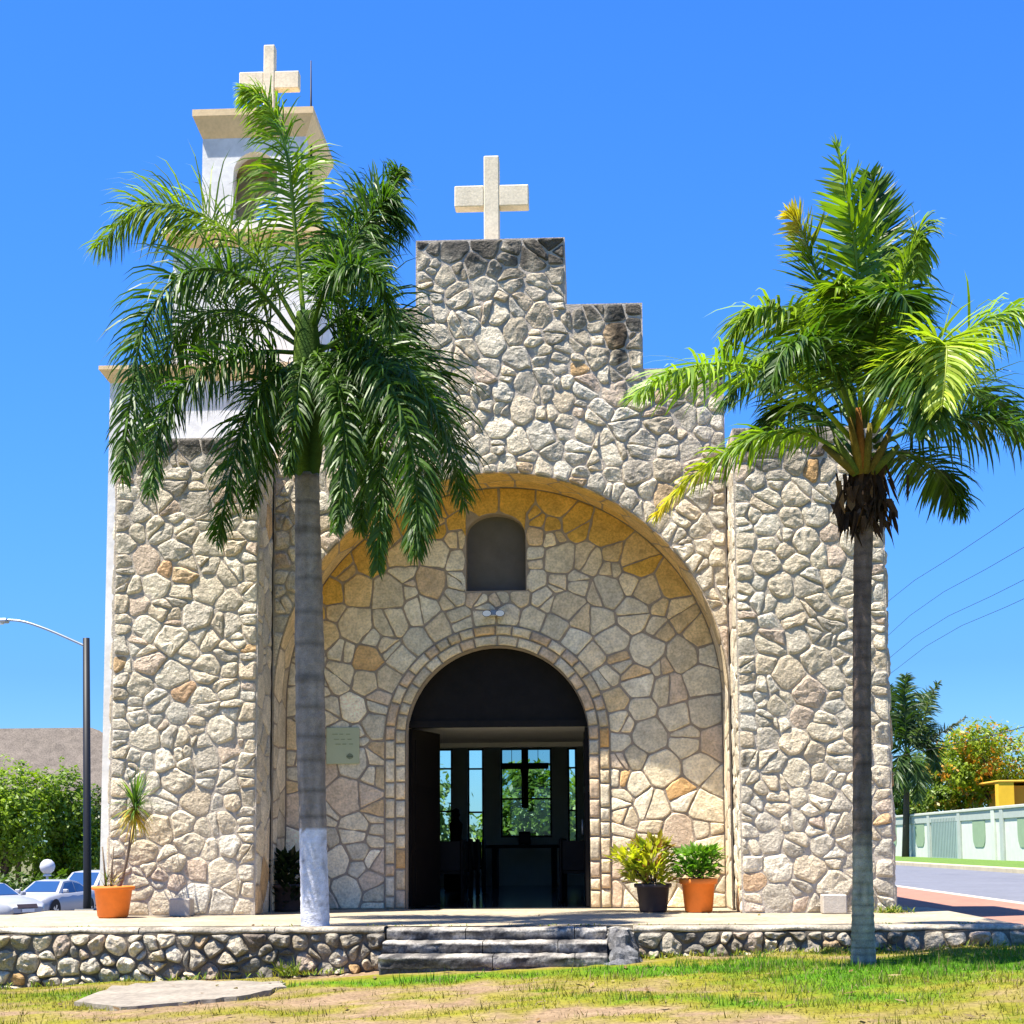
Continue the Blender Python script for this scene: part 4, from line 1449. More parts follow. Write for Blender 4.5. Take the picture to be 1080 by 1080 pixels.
# dense trees on the left, beyond the parked cars
def ltree(px, py_top, w_px, Y, seed, label, cols=GT, n=15000):
    s = F_PX / (Y - CAM.y)
    c = at(px, py_top, Y); gz = ground_z(c.x, Y)
    H = c.z - gz; W = w_px / s / 2
    rr = random.Random(seed)
    bl = [(0, 0, H * .6, W * .8, W * .8, H * .40)]
    for k in range(7):
        a = rr.uniform(0, 6.28)
        bl.append((math.cos(a) * W * .6, math.sin(a) * W * .6, H * rr.uniform(.28, .8), W * .45, W * .45, H * .2))
    return tree('broadleaf_tree', label, (c.x, Y, gz), bl, n, .13, cols, seed, 'leafy trees behind the parked cars')
ltree(14, 800, 110, 54, 41, 'dense bright green tree behind the parked cars, at the left edge of the picture')
ltree(72, 806, 80, 57, 42, 'dense dark green tree directly behind the black lamp post', ((.05, .10, .006), (.24, .36, .012)))
ltree(-45, 790, 110, 58, 43, 'green tree half out of frame beyond the leftmost parked car')
ltree(112, 830, 70, 60, 44, 'dark green tree hidden between the lamp post and the church corner', ((.018, .035, .008), (.06, .10, .012)))
for k, (px, Y, s, lab) in enumerate(((20, 50, 60, 'low bush under the bright green tree, behind the leftmost car'), (62, 51, 60, 'low dark bush behind the white saloon car'), (100, 52, 45, 'low dark bush behind the white van'))):
    c = at(px, 895, Y); gz = ground_z(c.x, Y)
    tree('bush', lab, (c.x, Y, gz), [(0, 0, .7, 1.3, .8, .9), (.8, 0, .6, .8, .7, .7), (-.8, 0, .6, .8, .7, .8)], 1500, .17, ((.02, .045, .006), (.09, .16, .012)), 60 + k, 'low bushes behind the parked cars', .06, 'bush')

# trees behind the church, seen through the altar window
tree('broadleaf_tree', 'sunlit green tree seen through the altar window behind the crucifix', (.2, 19, -.3),
     [(-.1, 0, 1.7, 1.5, 1.2, 1.25), (-1.0, 0, 1.2, .9, .8, 1.0), (.9, 0, 1.2, .9, .8, .9), (-.6, .2, 2.7, .6, .6, .5), (0, 0, .6, 1.9, 1, .8)], 13000, .10, ((.045, .10, .008), (.20, .32, .02)), 71, None, .1)
tree('broadleaf_tree', 'pale green tree seen through the narrow side windows of the altar wall', (-3.6, 21, -.3),
     [(0, 0, 2.0, 1.5, 1.2, 1.4), (1.0, 0, 1.2, 1, .8, 1.0), (-.9, 0, 1.2, .9, .8, .9), (0, 0, .5, 1.9, 1, .8)], 8000, .11, ((.06, .12, .03), (.2, .30, .08)), 72, None, .1)

# right-hand background
def rtree(name, label, px, py_top, py_bot, w_px, Y, n, size, cols, seed, group=None, tr=.2):
    s = F_PX / (Y - CAM.y)
    t = at(px, py_top, Y); b = at(px, py_bot, Y)
    base = Vector((t.x, Y, -.03)); H = t.z + .03; W = w_px / s / 2; hz = (t.z - b.z) / 2; mid = (t.z + b.z) / 2 + .03
    rr = random.Random(seed)
    bl = [(0, 0, mid, W * .75, W * .6, hz * .8)]
    for k in range(8):
        a = rr.uniform(0, 6.28)
        bl.append((math.cos(a) * W * .62, math.sin(a) * W * .5, mid + rr.uniform(-.65, .6) * hz, W * .42, W * .4, hz * .4))
    return tree(name, label, tuple(base), bl, n, size, cols, seed, group, tr)
FL = ((.08, .15, .006), (.32, .40, .014), (.60, .27, .012))
rtree('flame_tree', 'large flame tree with orange blossom over the yellow house, at the right edge', 1062, 752, 862, 150, 82, 16000, .15, FL, 81)
rtree('broadleaf_tree', 'round green tree between the far palm and the orange flame tree', 1000, 792, 862, 85, 86, 9000, .16, ((.05, .11, .008), (.20, .28, .02), (.34, .26, .03)), 82)
rtree('broadleaf_tree', 'low olive green tree behind the wall at the foot of the far palm', 955, 822, 868, 70, 90, 6000, .18, ((.05, .11, .01), (.19, .27, .02)), 83)
rtree('broadleaf_tree', 'distant green tree behind the flame tree crown', 1030, 776, 850, 100, 110, 6000, .22, ((.04, .09, .01), (.15, .23, .03)), 84)

# far palm
FY = 76
fp = at(955, 862, FY)
farpalm = thing('palm_tree', 'dark distant palm behind the right corner of the church', 'palm tree', (fp.x, FY, -.1))
mb = MB(); a = at(955, 905, FY); b = at(957, 790, FY); mb.tube([a, a.lerp(b, .5), b], [.22, .18, .16], 8, (.10, .085, .07)); rel(mb.build('trunk', M['bark']), farpalm)
far = dict(leaf_len=1.5, pairs=80, plume=.7, droop=1.0, width=.055, rach=.05, c0=(.02, .05, .01), c1=(.07, .13, .02))
for pl, dys, kw in (
        ([(956, 792), (955, 760), (954, 735), (955, 712)], (0, 0, .1, .2), {}),
        ([(956, 792), (948, 760), (940, 735), (936, 725)], (0, .5, 1, 1.2), {}),
        ([(957, 792), (965, 762), (972, 742), (978, 730)], (0, .5, 1, 1.4), {}),
        ([(957, 792), (970, 770), (982, 735), (991, 718)], (0, -.5, -1, -1.2), dict(leaf_len=.8, c0=(.06, .10, .04), c1=(.13, .18, .08))),
        ([(958, 794), (980, 782), (1000, 768), (1020, 756)], (0, -.5, -1, -1.2), dict(leaf_len=.55, c0=(.07, .09, .07), c1=(.13, .16, .12))),
        ([(957, 794), (972, 782), (984, 790), (988, 812)], (0, 0, 0, 0), {}),
        ([(955, 795), (942, 785), (930, 795), (926, 820)], (0, 0, 0, 0), {}),
        ([(956, 796), (962, 800), (968, 820), (968, 845)], (0, -.8, -1.2, -1.4), {}),
        ([(955, 796), (948, 800), (944, 820), (944, 842)], (0, -.8, -1.2, -1.4), {}),
        ([(956, 793), (966, 775), (975, 768), (984, 775)], (0, 1.2, 1.8, 2.0), {}),
        ([(955, 793), (945, 770), (938, 762), (930, 768)], (0, 1.2, 1.8, 2.0), {})):
    k = dict(far); k.update(kw); px_frond(farpalm, pl, FY, dys, **k)

# ---------------------------------------------------------------- pale green boundary wall on the right
WX = 20.0
bw = thing('boundary_wall', 'pale mint green boundary wall with rounded sage panels along the road', 'wall', (WX, 70, 0))
MINT, SAGE, TEAL, CAP = (.56, .585, .50), (.24, .33, .20), (.37, .41, .36), (.48, .49, .41)
ztop = at(1080, 851, (WX - CAM.x) * F_PX / 455 - 20).z
mb = MB(); mb.box((WX, 22, -.3), (WX + .25, 150, ztop), MINT); rel(mb.build('wall', M['attr_paint']), bw)
mb = MB(); mb.box((WX - .12, 22, ztop + .003), (WX + .37, 150, ztop + .14), CAP, bevel=.02); rel(mb.build('coping', M['attr_paint']), bw)
mb = MB()
for d in (71.2, 79.6, 93.7, 102, 110, 118, 62.8, 54.4):
    Yc = d - 20; hw = 1.25; z0, z1, rr_ = ztop * .24, ztop * .80, .55
    pts = [(Yc - hw, z1), (Yc - hw, z0 + rr_)] + [(Yc - hw + rr_ - rr_ * math.cos(a), z0 + rr_ - rr_ * math.sin(a)) for a in (R(30), R(60), R(90))] + \
          [(Yc + hw - rr_ + rr_ * math.sin(a), z0 + rr_ - rr_ * math.cos(a)) for a in (0, R(30), R(60))] + [(Yc + hw, z0 + rr_), (Yc + hw, z1)]
    f = [mb.vert((WX - .03, y, z), SAGE) for y, z in pts]; b = [mb.vert((WX + .01, y, z), SAGE) for y, z in pts]
    mb.face(f)
    for k in range(len(pts)): mb.face([f[k], b[k], b[(k + 1) % len(pts)], f[(k + 1) % len(pts)]])
rel(mb.build('panel', M['attr_paint']), bw)
mb = MB()
for d in (58.6, 66.9, 75.0, 76.6, 83.6, 91.0, 97.5, 106, 114):
    mb.box((WX - .10, d - 20 - .3, -.2), (WX - .002, d - 20 + .3, ztop - .003), TEAL if d in (75.0, 91.0, 83.6) else (.54, .58, .48), bevel=.01)
mb.box((WX - .06, 22, ztop - .42), (WX - .004, 150, ztop - .004), TEAL)
rel(mb.build('pilaster', M['attr_paint']), bw)
mb = MB()     # opening with a metal gate
mb.box((WX - .05, 64.2, -.05), (WX - .006, 70.4, ztop * .93), (.30, .40, .36))
for k in range(16): mb.box((WX - .09, 64.4 + k * .38, 0), (WX - .055, 64.48 + k * .38, ztop * .9), (.20, .27, .25))
rel(mb.build('gate', M['attr_paint']), bw)

# yellow house
hy = 76
p0, p1 = at(1054, 858, hy), at(1130, 858, hy)
zt = at(1054, 825, hy).z
house = thing('yellow_house', 'bright yellow house with orange side behind the pale green wall', 'house', (p0.x, hy, 0))
mb = MB(); mb.box((p0.x, hy, -.2), (p0.x + .9, hy + .8, zt), (.85, .50, .03)); mb.box((p0.x + .902, hy + .3, -.2), (p1.x, hy + 6, zt - .2), (.78, .30, .02)); rel(mb.build('wall', M['attr_paint']), house)
mb = MB(); mb.box((p0.x - .05, hy - .05, zt + .003), (p1.x + .1, hy + 6.1, zt + .12), (.80, .45, .06), bevel=.03); rel(mb.build('roof', M['attr_paint']), house)
mb = MB(); mb.box((p0.x + 1.6, hy + .27, 1.4), (p0.x + 2.6, hy + .298, zt - .6), (.25, .12, .05)); rel(mb.build('window', M['attr_matte']), house)

# pale roof-top tank between the trees
tk = at(1013, 806, 100)
tank = thing('water_tank', 'pale blue water tank showing between the far trees', 'water tank', (tk.x, 100, tk.z - 1.0))
mb = MB(); mb.lathe([(0, 0), (.85, 0), (.9, .1), (.9, 1.2), (.7, 1.5), (.25, 1.65), (0, 1.67)], n=20, col=(.52, .60, .72)); mb.build('tank', M['attr_paint'], tank)
mb = MB()
for sx in (-1, 1):
    for sy in (-1, 1): mb.tube([(sx * .6, sy * .6, 0), (sx * .8, sy * .8, -tk.z + .9)], .07, 6, (.3, .3, .3))
mb.build('tower_frame', M['attr_matte'], tank)

# ---------------------------------------------------------------- power lines
def wire(x, z, label, y0=-18, y1=150, sag=.5, r=.0055, lines=1):
    mb = MB()
    pts = []
    for k in range(41):
        y = y0 + (y1 - y0) * k / 40
        span = 42.0; u = ((y + 20) % span) / span
        pts.append((x, y, z - sag * 4 * u * (1 - u)))
    mb.tube(pts, r, 5, (.02, .02, .02))
    tag(mb.build('power_line', M['attr_matte']), label, 'power line', 'power lines along the road')
wire(9.2, 7.35, 'highest thin black power line in the upper right sky')
wire(9.9, 7.05, 'second highest power line, just under the top one in the right sky')
wire(10.0, 6.45, 'third power line down in the right sky')
wire(10.3, 6.2, 'lowest of the four power lines crossing the right sky')
wire(17.5, 5.35, 'thick dark cable running to the far palm above the flame tree', sag=.25, r=.016)

# ---------------------------------------------------------------- left background: thatched palapa, lamp post, cars
pal = thing('palapa', 'big brown thatched roof rising behind the trees at left', 'thatched building', (at(40, 880, 75).x, 75, -1.6))
mb = MB()
zt = at(40, 768, 75).z; ze = at(40, 850, 70).z
xa, xb = at(-60, 800, 75).x, at(96, 770, 75).x
ex = 4.0
A = [(xa, 75, zt), (xb, 75, zt)]
E = [(xa - 3, 69, ze), (xb + 9, 69, ze), (xb + 9, 81, ze), (xa - 3, 81, ze)]
def patch(a, b, c, d, nu=30, nv=14):
    a, b, c, d = map(Vector, (a, b, c, d))
    ids = []
    for j in range(nv + 1):
        row = []
        for i in range(nu + 1):
            u, v = i / nu, j / nv
            p = a.lerp(b, u).lerp(d.lerp(c, u), v)
            edge = 0 if i in (0, nu) or j in (0, nv) else 1
            nz = .14 * fbm(p.x, p.y, 1.3) * edge
            row.append(mb.vert(p + Vector((0, -nz * .5, nz)), (1, 1, 1)))
        ids.append(row)
    for j in range(nv):
        for i in range(nu): mb.face([ids[j][i], ids[j][i + 1], ids[j + 1][i + 1], ids[j + 1][i]], 0, True)
patch(E[0], E[1], A[1], A[0]); patch(E[2], E[3], A[0], A[1])
patch(E[1], E[2], A[1], A[1], 14, 14); patch(E[3], E[0], A[0], A[0], 14, 14)
rel(mb.build('thatched_roof', M['thatch']), pal)
for k in range(7):
    x = xa - 2 + (xb - xa + 3.6) * k / 6
    for yy in (70.5, 79.5):
        mb = MB(); mb.tube([(x, yy, -2), (x, yy, ze + 1)], .16, 8, (.12, .08, .05)); rel(mb.build('post', M['bark']), pal)

lY = 17.0
lb, lt = at(92, 955, lY), at(91, 673, lY)
gz = ground_z(lb.x, lY)
lamp = thing('street_lamp', 'tall black street lamp with a thin grey arm at the left', 'street lamp', (lb.x, lY, gz))
mb = MB(); mb.tube([(lb.x, lY, gz - .1), (lb.x, lY, gz + 1.2), (lt.x, lY, lt.z)], [.105, .095, .08], 12); rel(mb.build('pole', M['dark_metal']), lamp)
mb = MB()
pp = [at(91, 682, lY), at(80, 677, lY), at(50, 664, lY), at(22, 655, lY), at(-4, 654, lY)]
mb.tube(catmull(pp, 14), .028, 8); rel(mb.build('arm', M['grey_metal']), lamp)
mb = MB(); h = at(-8, 655, lY); mb.box((h.x - .35, lY - .12, h.z - .05), (h.x + .38, lY + .12, h.z + .05), bevel=.03); mb.box((h.x - .1, lY - .05, h.z + .052), (h.x + .1, lY + .05, h.z + .12), bevel=.02); rel(mb.build('lamp_head', M['grey_metal']), lamp)
mb = MB(); mb.box((h.x - .28, lY - .09, h.z - .075), (h.x + .25, lY + .09, h.z - .052)); rel(mb.build('lens', M['lamp_glass']), lamp)
mb = MB(); mb.box((lb.x - .26, lY - .26, gz - .1), (lb.x + .26, lY + .26, gz + .95), bevel=.04); rel(mb.build('base', M['dark_metal']), lamp)

# globe light behind the saloon
gY = 44.5
gp = at(50, 914, gY); gg = ground_z(gp.x, gY)
globe = thing('globe_lamp', 'white round globe light on a post showing above the parked saloon', 'globe lamp', (gp.x, gY, gg))
mb = MB(); ids = []
mb.lathe([(.001, -.30), (.15, -.27), (.26, -.16), (.31, 0), (.26, .16), (.15, .27), (.001, .30)], (0, 0, gp.z - gg), 20); mb.build('globe', M['globe'], globe)
mb = MB(); mb.tube([(0, 0, 0), (0, 0, gp.z - gg - .3)], [.06, .05], 8); mb.lathe([(.16, 0), (.16, .05), (.07, .1)], (0, 0, gp.z - gg - .38), 14); mb.build('post', M['white_paint'], globe)


def make_car(label, cat, van=False):
    """front faces -y; origin on the ground at the middle"""
    root = thing('parked_car', label, cat)
    if van:
        st = [(-2.05, .42, .62, .62, .80), (-1.95, .28, .90, .95, .86), (-1.1, .22, 1.02, 1.06, .90), (0, .20, 1.04, 1.06, .91), (1.3, .20, 1.04, 1.06, .91), (2.0, .25, 1.0, 1.06, .88), (2.1, .4, .8, .9, .84)]
        cab = [(-1.25, 1.05, .84), (-.55, 1.66, .70), (.2, 1.72, .72), (1.5, 1.70, .72), (2.0, 1.06, .82)]
    else:
        st = [(-2.25, .42, .58, .60, .66), (-2.15, .26, .70, .74, .82), (-1.7, .20, .80, .86, .87), (-.9, .18, .90, .95, .90), (0, .18, .93, .95, .905), (1.2, .18, .95, .98, .90), (1.9, .24, .95, 1.0, .87), (2.2, .35, .88, .96, .80), (2.27, .45, .7, .78, .74)]
        cab = [(-1.0, .94, .80), (-.25, 1.40, .60), (.35, 1.44, .61), (1.0, 1.36, .60), (1.75, .98, .74)]
    mb = MB()
    rows = []
    for (y, zl, zs, zt, hw) in st:
        prof = [(-hw * .86, zl), (-hw * .98, zl + .12), (-hw, (zl + zs) / 2), (-hw * .975, zs), (-hw * .86, zt), (0, zt + .03), (hw * .86, zt), (hw * .975, zs), (hw, (zl + zs) / 2), (hw * .98, zl + .12), (hw * .86, zl)]
        rows.append([mb.vert((x, y, z)) for x, z in prof])
    for a, b in zip(rows[:-1], rows[1:]):
        for k in range(10): mb.face([a[k], a[k + 1], b[k + 1], b[k]], 0, True)
        mb.face([a[10], a[0], b[0], b[10]])
    mb.face(rows[0]); mb.face(rows[-1][::-1])
    cr = []
    for (y, z, hw) in cab:
        base = .93 if not van else 1.02
        b_hw = .80
        cr.append([mb.vert(p) for p in ((-b_hw, y, base - .03), (-hw, y, z - .03), (-hw * .8, y, z), (hw * .8, y, z), (hw, y, z - .03), (b_hw, y, base - .03))])
    for a, b in zip(cr[:-1], cr[1:]):
        for k in range(5): mb.face([a[k], a[k + 1], b[k + 1], b[k]], 0, False)
    mb.build('body', M['car_paint'], root)
    # glazing, proud of the cabin
    def panel(name, pts, m, off):
        mb = MB(); pts = [Vector(p) for p in pts]
        n = (pts[1] - pts[0]).cross(pts[2] - pts[0]).normalized()
        c = sum(pts, Vector()) / len(pts)
        if n.dot(c - Vector((0, .3, .8))) < 0: n = -n
        f = [mb.vert(p + n * off) for p in pts]; b = [mb.vert(p - n * .01) for p in pts]
        mb.face(f)
        for k in range(len(pts)): mb.face([f[k], b[k], b[(k + 1) % len(pts)], f[(k + 1) % len(pts)]])
        return mb.build(name, m, root)
    def cp(i, j, f=0.0):
        return None
    (y0, z0, h0), (y1, z1, h1) = cab[0], cab[1]
    bz = .97 if not van else 1.08
    t = .12
    panel('windscreen', [(-h0 * .80, y0 + t * (y1 - y0), z0 + t * (z1 - z0)), (h0 * .80, y0 + t * (y1 - y0), z0 + t * (z1 - z0)), (h1 * .82, y1 - .06 * (y1 - y0), z1 - .06 * (z1 - z0)), (-h1 * .82, y1 - .06 * (y1 - y0), z1 - .06 * (z1 - z0))], M['car_glass'], .018)
    (y3, z3, h3), (y4, z4, h4) = cab[-2], cab[-1]
    panel('rear_window', [(-h4 * .8, y4 - .15 * (y4 - y3), z4 + .15 * (z3 - z4)), (h4 * .8, y4 - .15 * (y4 - y3), z4 + .15 * (z3 - z4)), (h3 * .8, y3 + .1 * (y4 - y3), z3 - .1 * (z3 - z4)), (-h3 * .8, y3 + .1 * (y4 - y3), z3 - .1 * (z3 - z4))], M['car_glass'], .02)
    for s in (-1, 1):
        def side(y, f):
            # point on the cabin side at fraction f of its height
            zt_ = np.interp(y, [c[0] for c in cab], [c[1] for c in cab]) - .06; hw = np.interp(y, [c[0] for c in cab], [c[2] for c in cab])
            return (s * (.80 + (hw - .80) * f), y, (bz - .02) + (zt_ - bz + .02) * f)
        ya, ym, yb = cab[0][0] + .22, .42, cab[-1][0] - .28
        panel('side_window', [side(ya + .05, .02), side(ym - .04, .02), side(ym - .04, .92), side(cab[1][0] + .05, .92)], M['car_glass'], .014)
        panel('side_window', [side(ym + .04, .02), side(yb, .02), side(cab[-2][0] + .05, .92), side(ym + .04, .92)], M['car_glass'], .014)
        mb = MB(); mb.box((s * .98 - .10, cab[0][0] + .18, .96), (s * .98 + .10, cab[0][0] + .30, 1.10), bevel=.03); mb.build('mirror', M['car_paint'], root)
        for wy in (-1.38, 1.35):
            mb = MB(); prof = [(.0, -.11), (.22, -.11), (.32, -.10), (.335, -.06), (.335, .06), (.32, .10), (.22, .11), (0, .11)]
            ids = []
            for r_, x_ in prof:
                ids.append([mb.vert((s * .80 + x_, wy + r_ * math.cos(2 * math.pi * k / 20), .33 + r_ * math.sin(2 * math.pi * k / 20))) for k in range(20)])
            for a, b in zip(ids[:-1], ids[1:]):
                for k in range(20): mb.face([a[k], a[(k + 1) % 20], b[(k + 1) % 20], b[k]], 0, True)
            wh = mb.build('wheel', M['rubber'], root)
            mb = MB()
            for k in range(5):
                a = 2 * math.pi * k / 5
                q = [(s * .925, wy + .05 * math.cos(a - .8), .33 + .05 * math.sin(a - .8)), (s * .925, wy + .215 * math.cos(a - .28), .33 + .215 * math.sin(a - .28)), (s * .925, wy + .215 * math.cos(a + .28), .33 + .215 * math.sin(a + .28)), (s * .925, wy + .05 * math.cos(a + .8), .33 + .05 * math.sin(a + .8))]
                mb.quad(*q)
            mb.build('rim', M['alloy'], wh)
            mb = MB(); c = mb.vert((s * .912, wy, .36)); rr = [mb.vert((s * .912, wy + .40 * math.cos(2 * math.pi * k / 24), .36 + .40 * math.sin(2 * math.pi * k / 24))) for k in range(24)]
            for k in range(24): mb.face([c, rr[k], rr[(k + 1) % 24]])
            mb.build('wheel_arch', M['rubber'], root)
        fy = st[1][0]
        panel('headlight', [(s * .45, fy - .035, .62), (s * .80, fy + .16, .64), (s * .80, fy + .22, .74), (s * .48, fy - .0, .71)], M['lamp_glass'], .03)
    panel('grille', [(-.42, -2.26 if not van else -2.06, .56), (.42, -2.26 if not van else -2.06, .56), (.42, st[1][0] - .03, .69), (-.42, st[1][0] - .03, .69)], M['dark_plastic'], .03)
    mb = MB(); mb.box((-.6, st[0][0] - .02, .27), (.6, st[0][0] + .2, .40), bevel=.03); mb.build('bumper_intake', M['dark_plastic'], root)
    mb = MB(); mb.box((-.26, st[0][0] - .045, .43), (.26, st[0][0] - .021, .54)); mb.build('number_plate', M['white_paint'], root)
    return root


cars = []
def park(px, Y, rz, label, cat='car', van=False):
    p = at(px, 950, Y); z = ground_z(p.x, Y) + .02
    c = make_car(label, cat, van)
    c['group'] = 'cars parked left of the church'
    c.location = (p.x, Y, z); c.rotation_euler = (0, 0, R(rz))
    return c
park(54, 41, -9, 'white saloon parked nose out under the round globe light')
park(-14, 37, 58, 'white car cut off by the left edge of the picture')
park(99, 46, -14, 'white van half hidden behind the black lamp post', 'van', True)

# ---------------------------------------------------------------- pots, plants, blocks, lights, plaque
def pot_prof(r0, r1, h, lip):
    return [(0, 0), (r0 * .9, 0), (r0, .02), (r0 + (r1 - r0) * .82, h - lip), (r1 + .012, h - lip), (r1 + .022, h - lip + .012), (r1 + .024, h - .01), (r1 + .014, h), (r1 - .02, h), (r1 - .03, h - .05), (r1 - .06, h - .06)]


def leafy(mb, rnd, base, n, L, wd, cols, spread, rise, c2=None):
    for _ in range(n):
        a = rnd.uniform(0, 6.28); rr = spread * math.sqrt(rnd.random())
        p = Vector(base) + Vector((rr * math.cos(a), rr * math.sin(a), rnd.uniform(0, rise)))
        d = Vector((math.cos(a) * rnd.uniform(.2, 1), math.sin(a) * rnd.uniform(.2, 1), rnd.uniform(-.15, 1))).normalized()
        s = d.cross(Vector((rnd.uniform(-.4, .4), rnd.uniform(-.4, .4), 1))).normalized()
        nn = s.cross(d)
        l = L * rnd.uniform(.6, 1.2); w_ = wd * rnd.uniform(.7, 1.2)
        c = Vector(cols[0]).lerp(Vector(cols[1]), rnd.random())
        if c2 and rnd.random() < c2[1]: c = Vector(c2[0]) * rnd.uniform(.7, 1.2)
        i0 = mb.vert(p, c); i1 = mb.vert(p + d * l * .45 + s * w_, c); i2 = mb.vert(p + d * l + nn * -.02, c); i3 = mb.vert(p + d * l * .45 - s * w_, c); i4 = mb.vert(p + d * l * .5 - nn * .01, c)
        mb.face([i0, i1, i4]); mb.face([i1, i2, i4]); mb.face([i2, i3, i4]); mb.face([i3, i0, i4])


rnd = random.Random(99)
# left terracotta pot with a tall dragon tree
pY = -1.35
pp = at(119, 968, pY)
pl = thing('potted_plant', 'orange terracotta pot with a thin tufted dragon tree, left corner of the church', 'potted plant', (pp.x, pY, .004))
sc_ = F_PX / (pY + 20)
mb = MB(); mb.lathe(pot_prof(16 / sc_, 20.5 / sc_, 33 / sc_, .045), n=32); mb.build('pot', M['terracotta'], pl)
mb = MB(); mb.lathe([(0, .32), (.10, .34), (.19, .315)], n=20); mb.build('soil', M['soil'], pl)
P = lambda x, y, dy=0: Vector(at(x, y, pY + dy)) - Vector((pp.x, pY, .004))
mb = MB()
mb.tube(catmull([P(124, 940), P(131, 918), P(137, 890), P(142, 862)], 10), [.028] * 3 + [.02] * 8, 7, (.20, .15, .11))
mb.tube([P(117, 938), P(118, 915), P(120, 893)], [.014, .012, .008], 6, (.22, .17, .12)); mb.tube([P(112, 938), P(110, 915), P(108, 893)], [.014, .012, .008], 6, (.22, .17, .12))
mb.build('stem', M['bark'], pl)
mb = MB()
def tuft(mb, c, n, L, wd, cols, up0, up1):
    for _ in range(n):
        a = rnd.uniform(0, 6.28); e = rnd.uniform(up0, up1)
        d = Vector((math.cos(a) * math.cos(e), math.sin(a) * math.cos(e), math.sin(e)))
        p = Vector(c) + Vector((0, 0, rnd.uniform(-.06, .1))); l = L * rnd.uniform(.7, 1.15)
        s = d.cross(Vector((0, 0, 1))).normalized() * wd
        col = Vector(rnd.choice(cols)) * rnd.uniform(.8, 1.2)
        prev = None
        for j in range(5):
            w_ = (.7, 1, .8, .45, .03)[j]
            a_, b_ = mb.vert(p - s * w_, col), mb.vert(p + s * w_, col)
            if prev: mb.face([prev[0], prev[1], b_, a_])
            prev = (a_, b_)
            p = p + d * l / 4; d = (d + Vector((0, 0, -.22))).normalized()
tuft(mb, P(142, 852), 90, .46, .011, [(.10, .19, .02), (.16, .26, .04), (.05, .12, .02)], -.2, 1.5)
tuft(mb, P(142, 858), 60, .38, .012, [(.45, .30, .04), (.36, .28, .06), (.30, .28, .04)], -.9, -.1)
tuft(mb, P(112, 934), 20, .18, .008, [(.22, .20, .04), (.10, .15, .03)], .5, 1.5); tuft(mb, P(120, 936), 22, .2, .008, [(.45, .36, .20), (.38, .30, .15)], .0, 1.2)
mb.build('foliage', M['leaf'], pl)

# right: black pot with croton, orange pot with green shrub
bY = -.42
def put(px, py, Y): q = at(px, py, Y); return Vector((q.x, Y, .004))
p = put(689, 960, bY)
pl = thing('potted_plant', 'black plastic pot with a tall yellow green croton, right of the doorway', 'potted plant', tuple(p))
mb = MB(); mb.lathe(pot_prof(.165, .205, .34, .05), n=32); mb.build('pot', M['dark_plastic'], pl)
mb = MB(); mb.lathe([(0, .29), (.17, .29)], n=20); mb.build('soil', M['soil'], pl)
mb = MB()
leafy(mb, rnd, (-.03, 0, .33), 330, .19, .032, ((.24, .33, .02), (.55, .52, .05)), .25, .46, ((.30, .14, .05), .12))
leafy(mb, rnd, (-.32, -.02, .58), 60, .19, .035, ((.46, .50, .03), (.72, .66, .06)), .13, .12)
leafy(mb, rnd, (.02, -.02, .72), 60, .17, .03, ((.20, .14, .03), (.30, .30, .04)), .16, .14)
leafy(mb, rnd, (-.22, -.05, .36), 60, .16, .03, ((.30, .32, .03), (.44, .40, .05)), .12, .2)
mb.build('foliage', M['leaf'], pl)
mb = MB()
for k in range(7): mb.tube([(rnd.uniform(-.05, .05), rnd.uniform(-.05, .05), .28), (rnd.uniform(-.2, .2), rnd.uniform(-.1, .1), .7)], [.012, .006], 5, (.18, .13, .08))
mb.tube([(-.05, 0, .3), (-.2, -.02, .5), (-.32, -.02, .62)], [.012, .01, .006], 5, (.18, .13, .08))
mb.build('stem', M['bark'], pl)

p = put(737, 960, bY - .1)
pl = thing('potted_plant', 'bright orange pot with a compact dark green shrub, beside the right pier', 'potted plant', tuple(p))
mb = MB(); mb.lathe(pot_prof(.165, .205, .40, .07), n=32); mb.build('pot', M['terracotta'], pl)
mb = MB(); mb.lathe([(0, .35), (.18, .35)], n=20); mb.build('soil', M['soil'], pl)
mb = MB()
leafy(mb, rnd, (-.02, 0, .40), 420, .13, .034, ((.045, .13, .012), (.17, .34, .03)), .25, .34)
leafy(mb, rnd, (.14, -.02, .62), 60, .12, .03, ((.16, .28, .03), (.22, .34, .04)), .12, .12)
mb.build('foliage', M['leaf'], pl)
mb = MB()
for k in range(6): mb.tube([(rnd.uniform(-.06, .06), rnd.uniform(-.06, .06), .33), (rnd.uniform(-.15, .15), rnd.uniform(-.1, .1), .62)], [.012, .006], 5, (.14, .10, .07))
mb.build('stem', M['bark'], pl)

# dark pot with a dark shrub in the shaded left corner of the porch
dY = .25
p = put(303, 962, dY)
pl = thing('potted_plant', 'dark leafy plant in a black pot in the shaded corner behind the whitewashed trunk', 'potted plant', tuple(p))
mb = MB(); mb.lathe(pot_prof(.17, .22, .34, .05), n=28); mb.build('pot', M['dark_plastic'], pl)
mb = MB(); mb.lathe([(0, .29), (.18, .29)], n=20); mb.build('soil', M['soil'], pl)
mb = MB()
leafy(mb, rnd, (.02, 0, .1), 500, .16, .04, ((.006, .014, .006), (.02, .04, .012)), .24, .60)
mb.build('foliage', M['leaf'], pl)

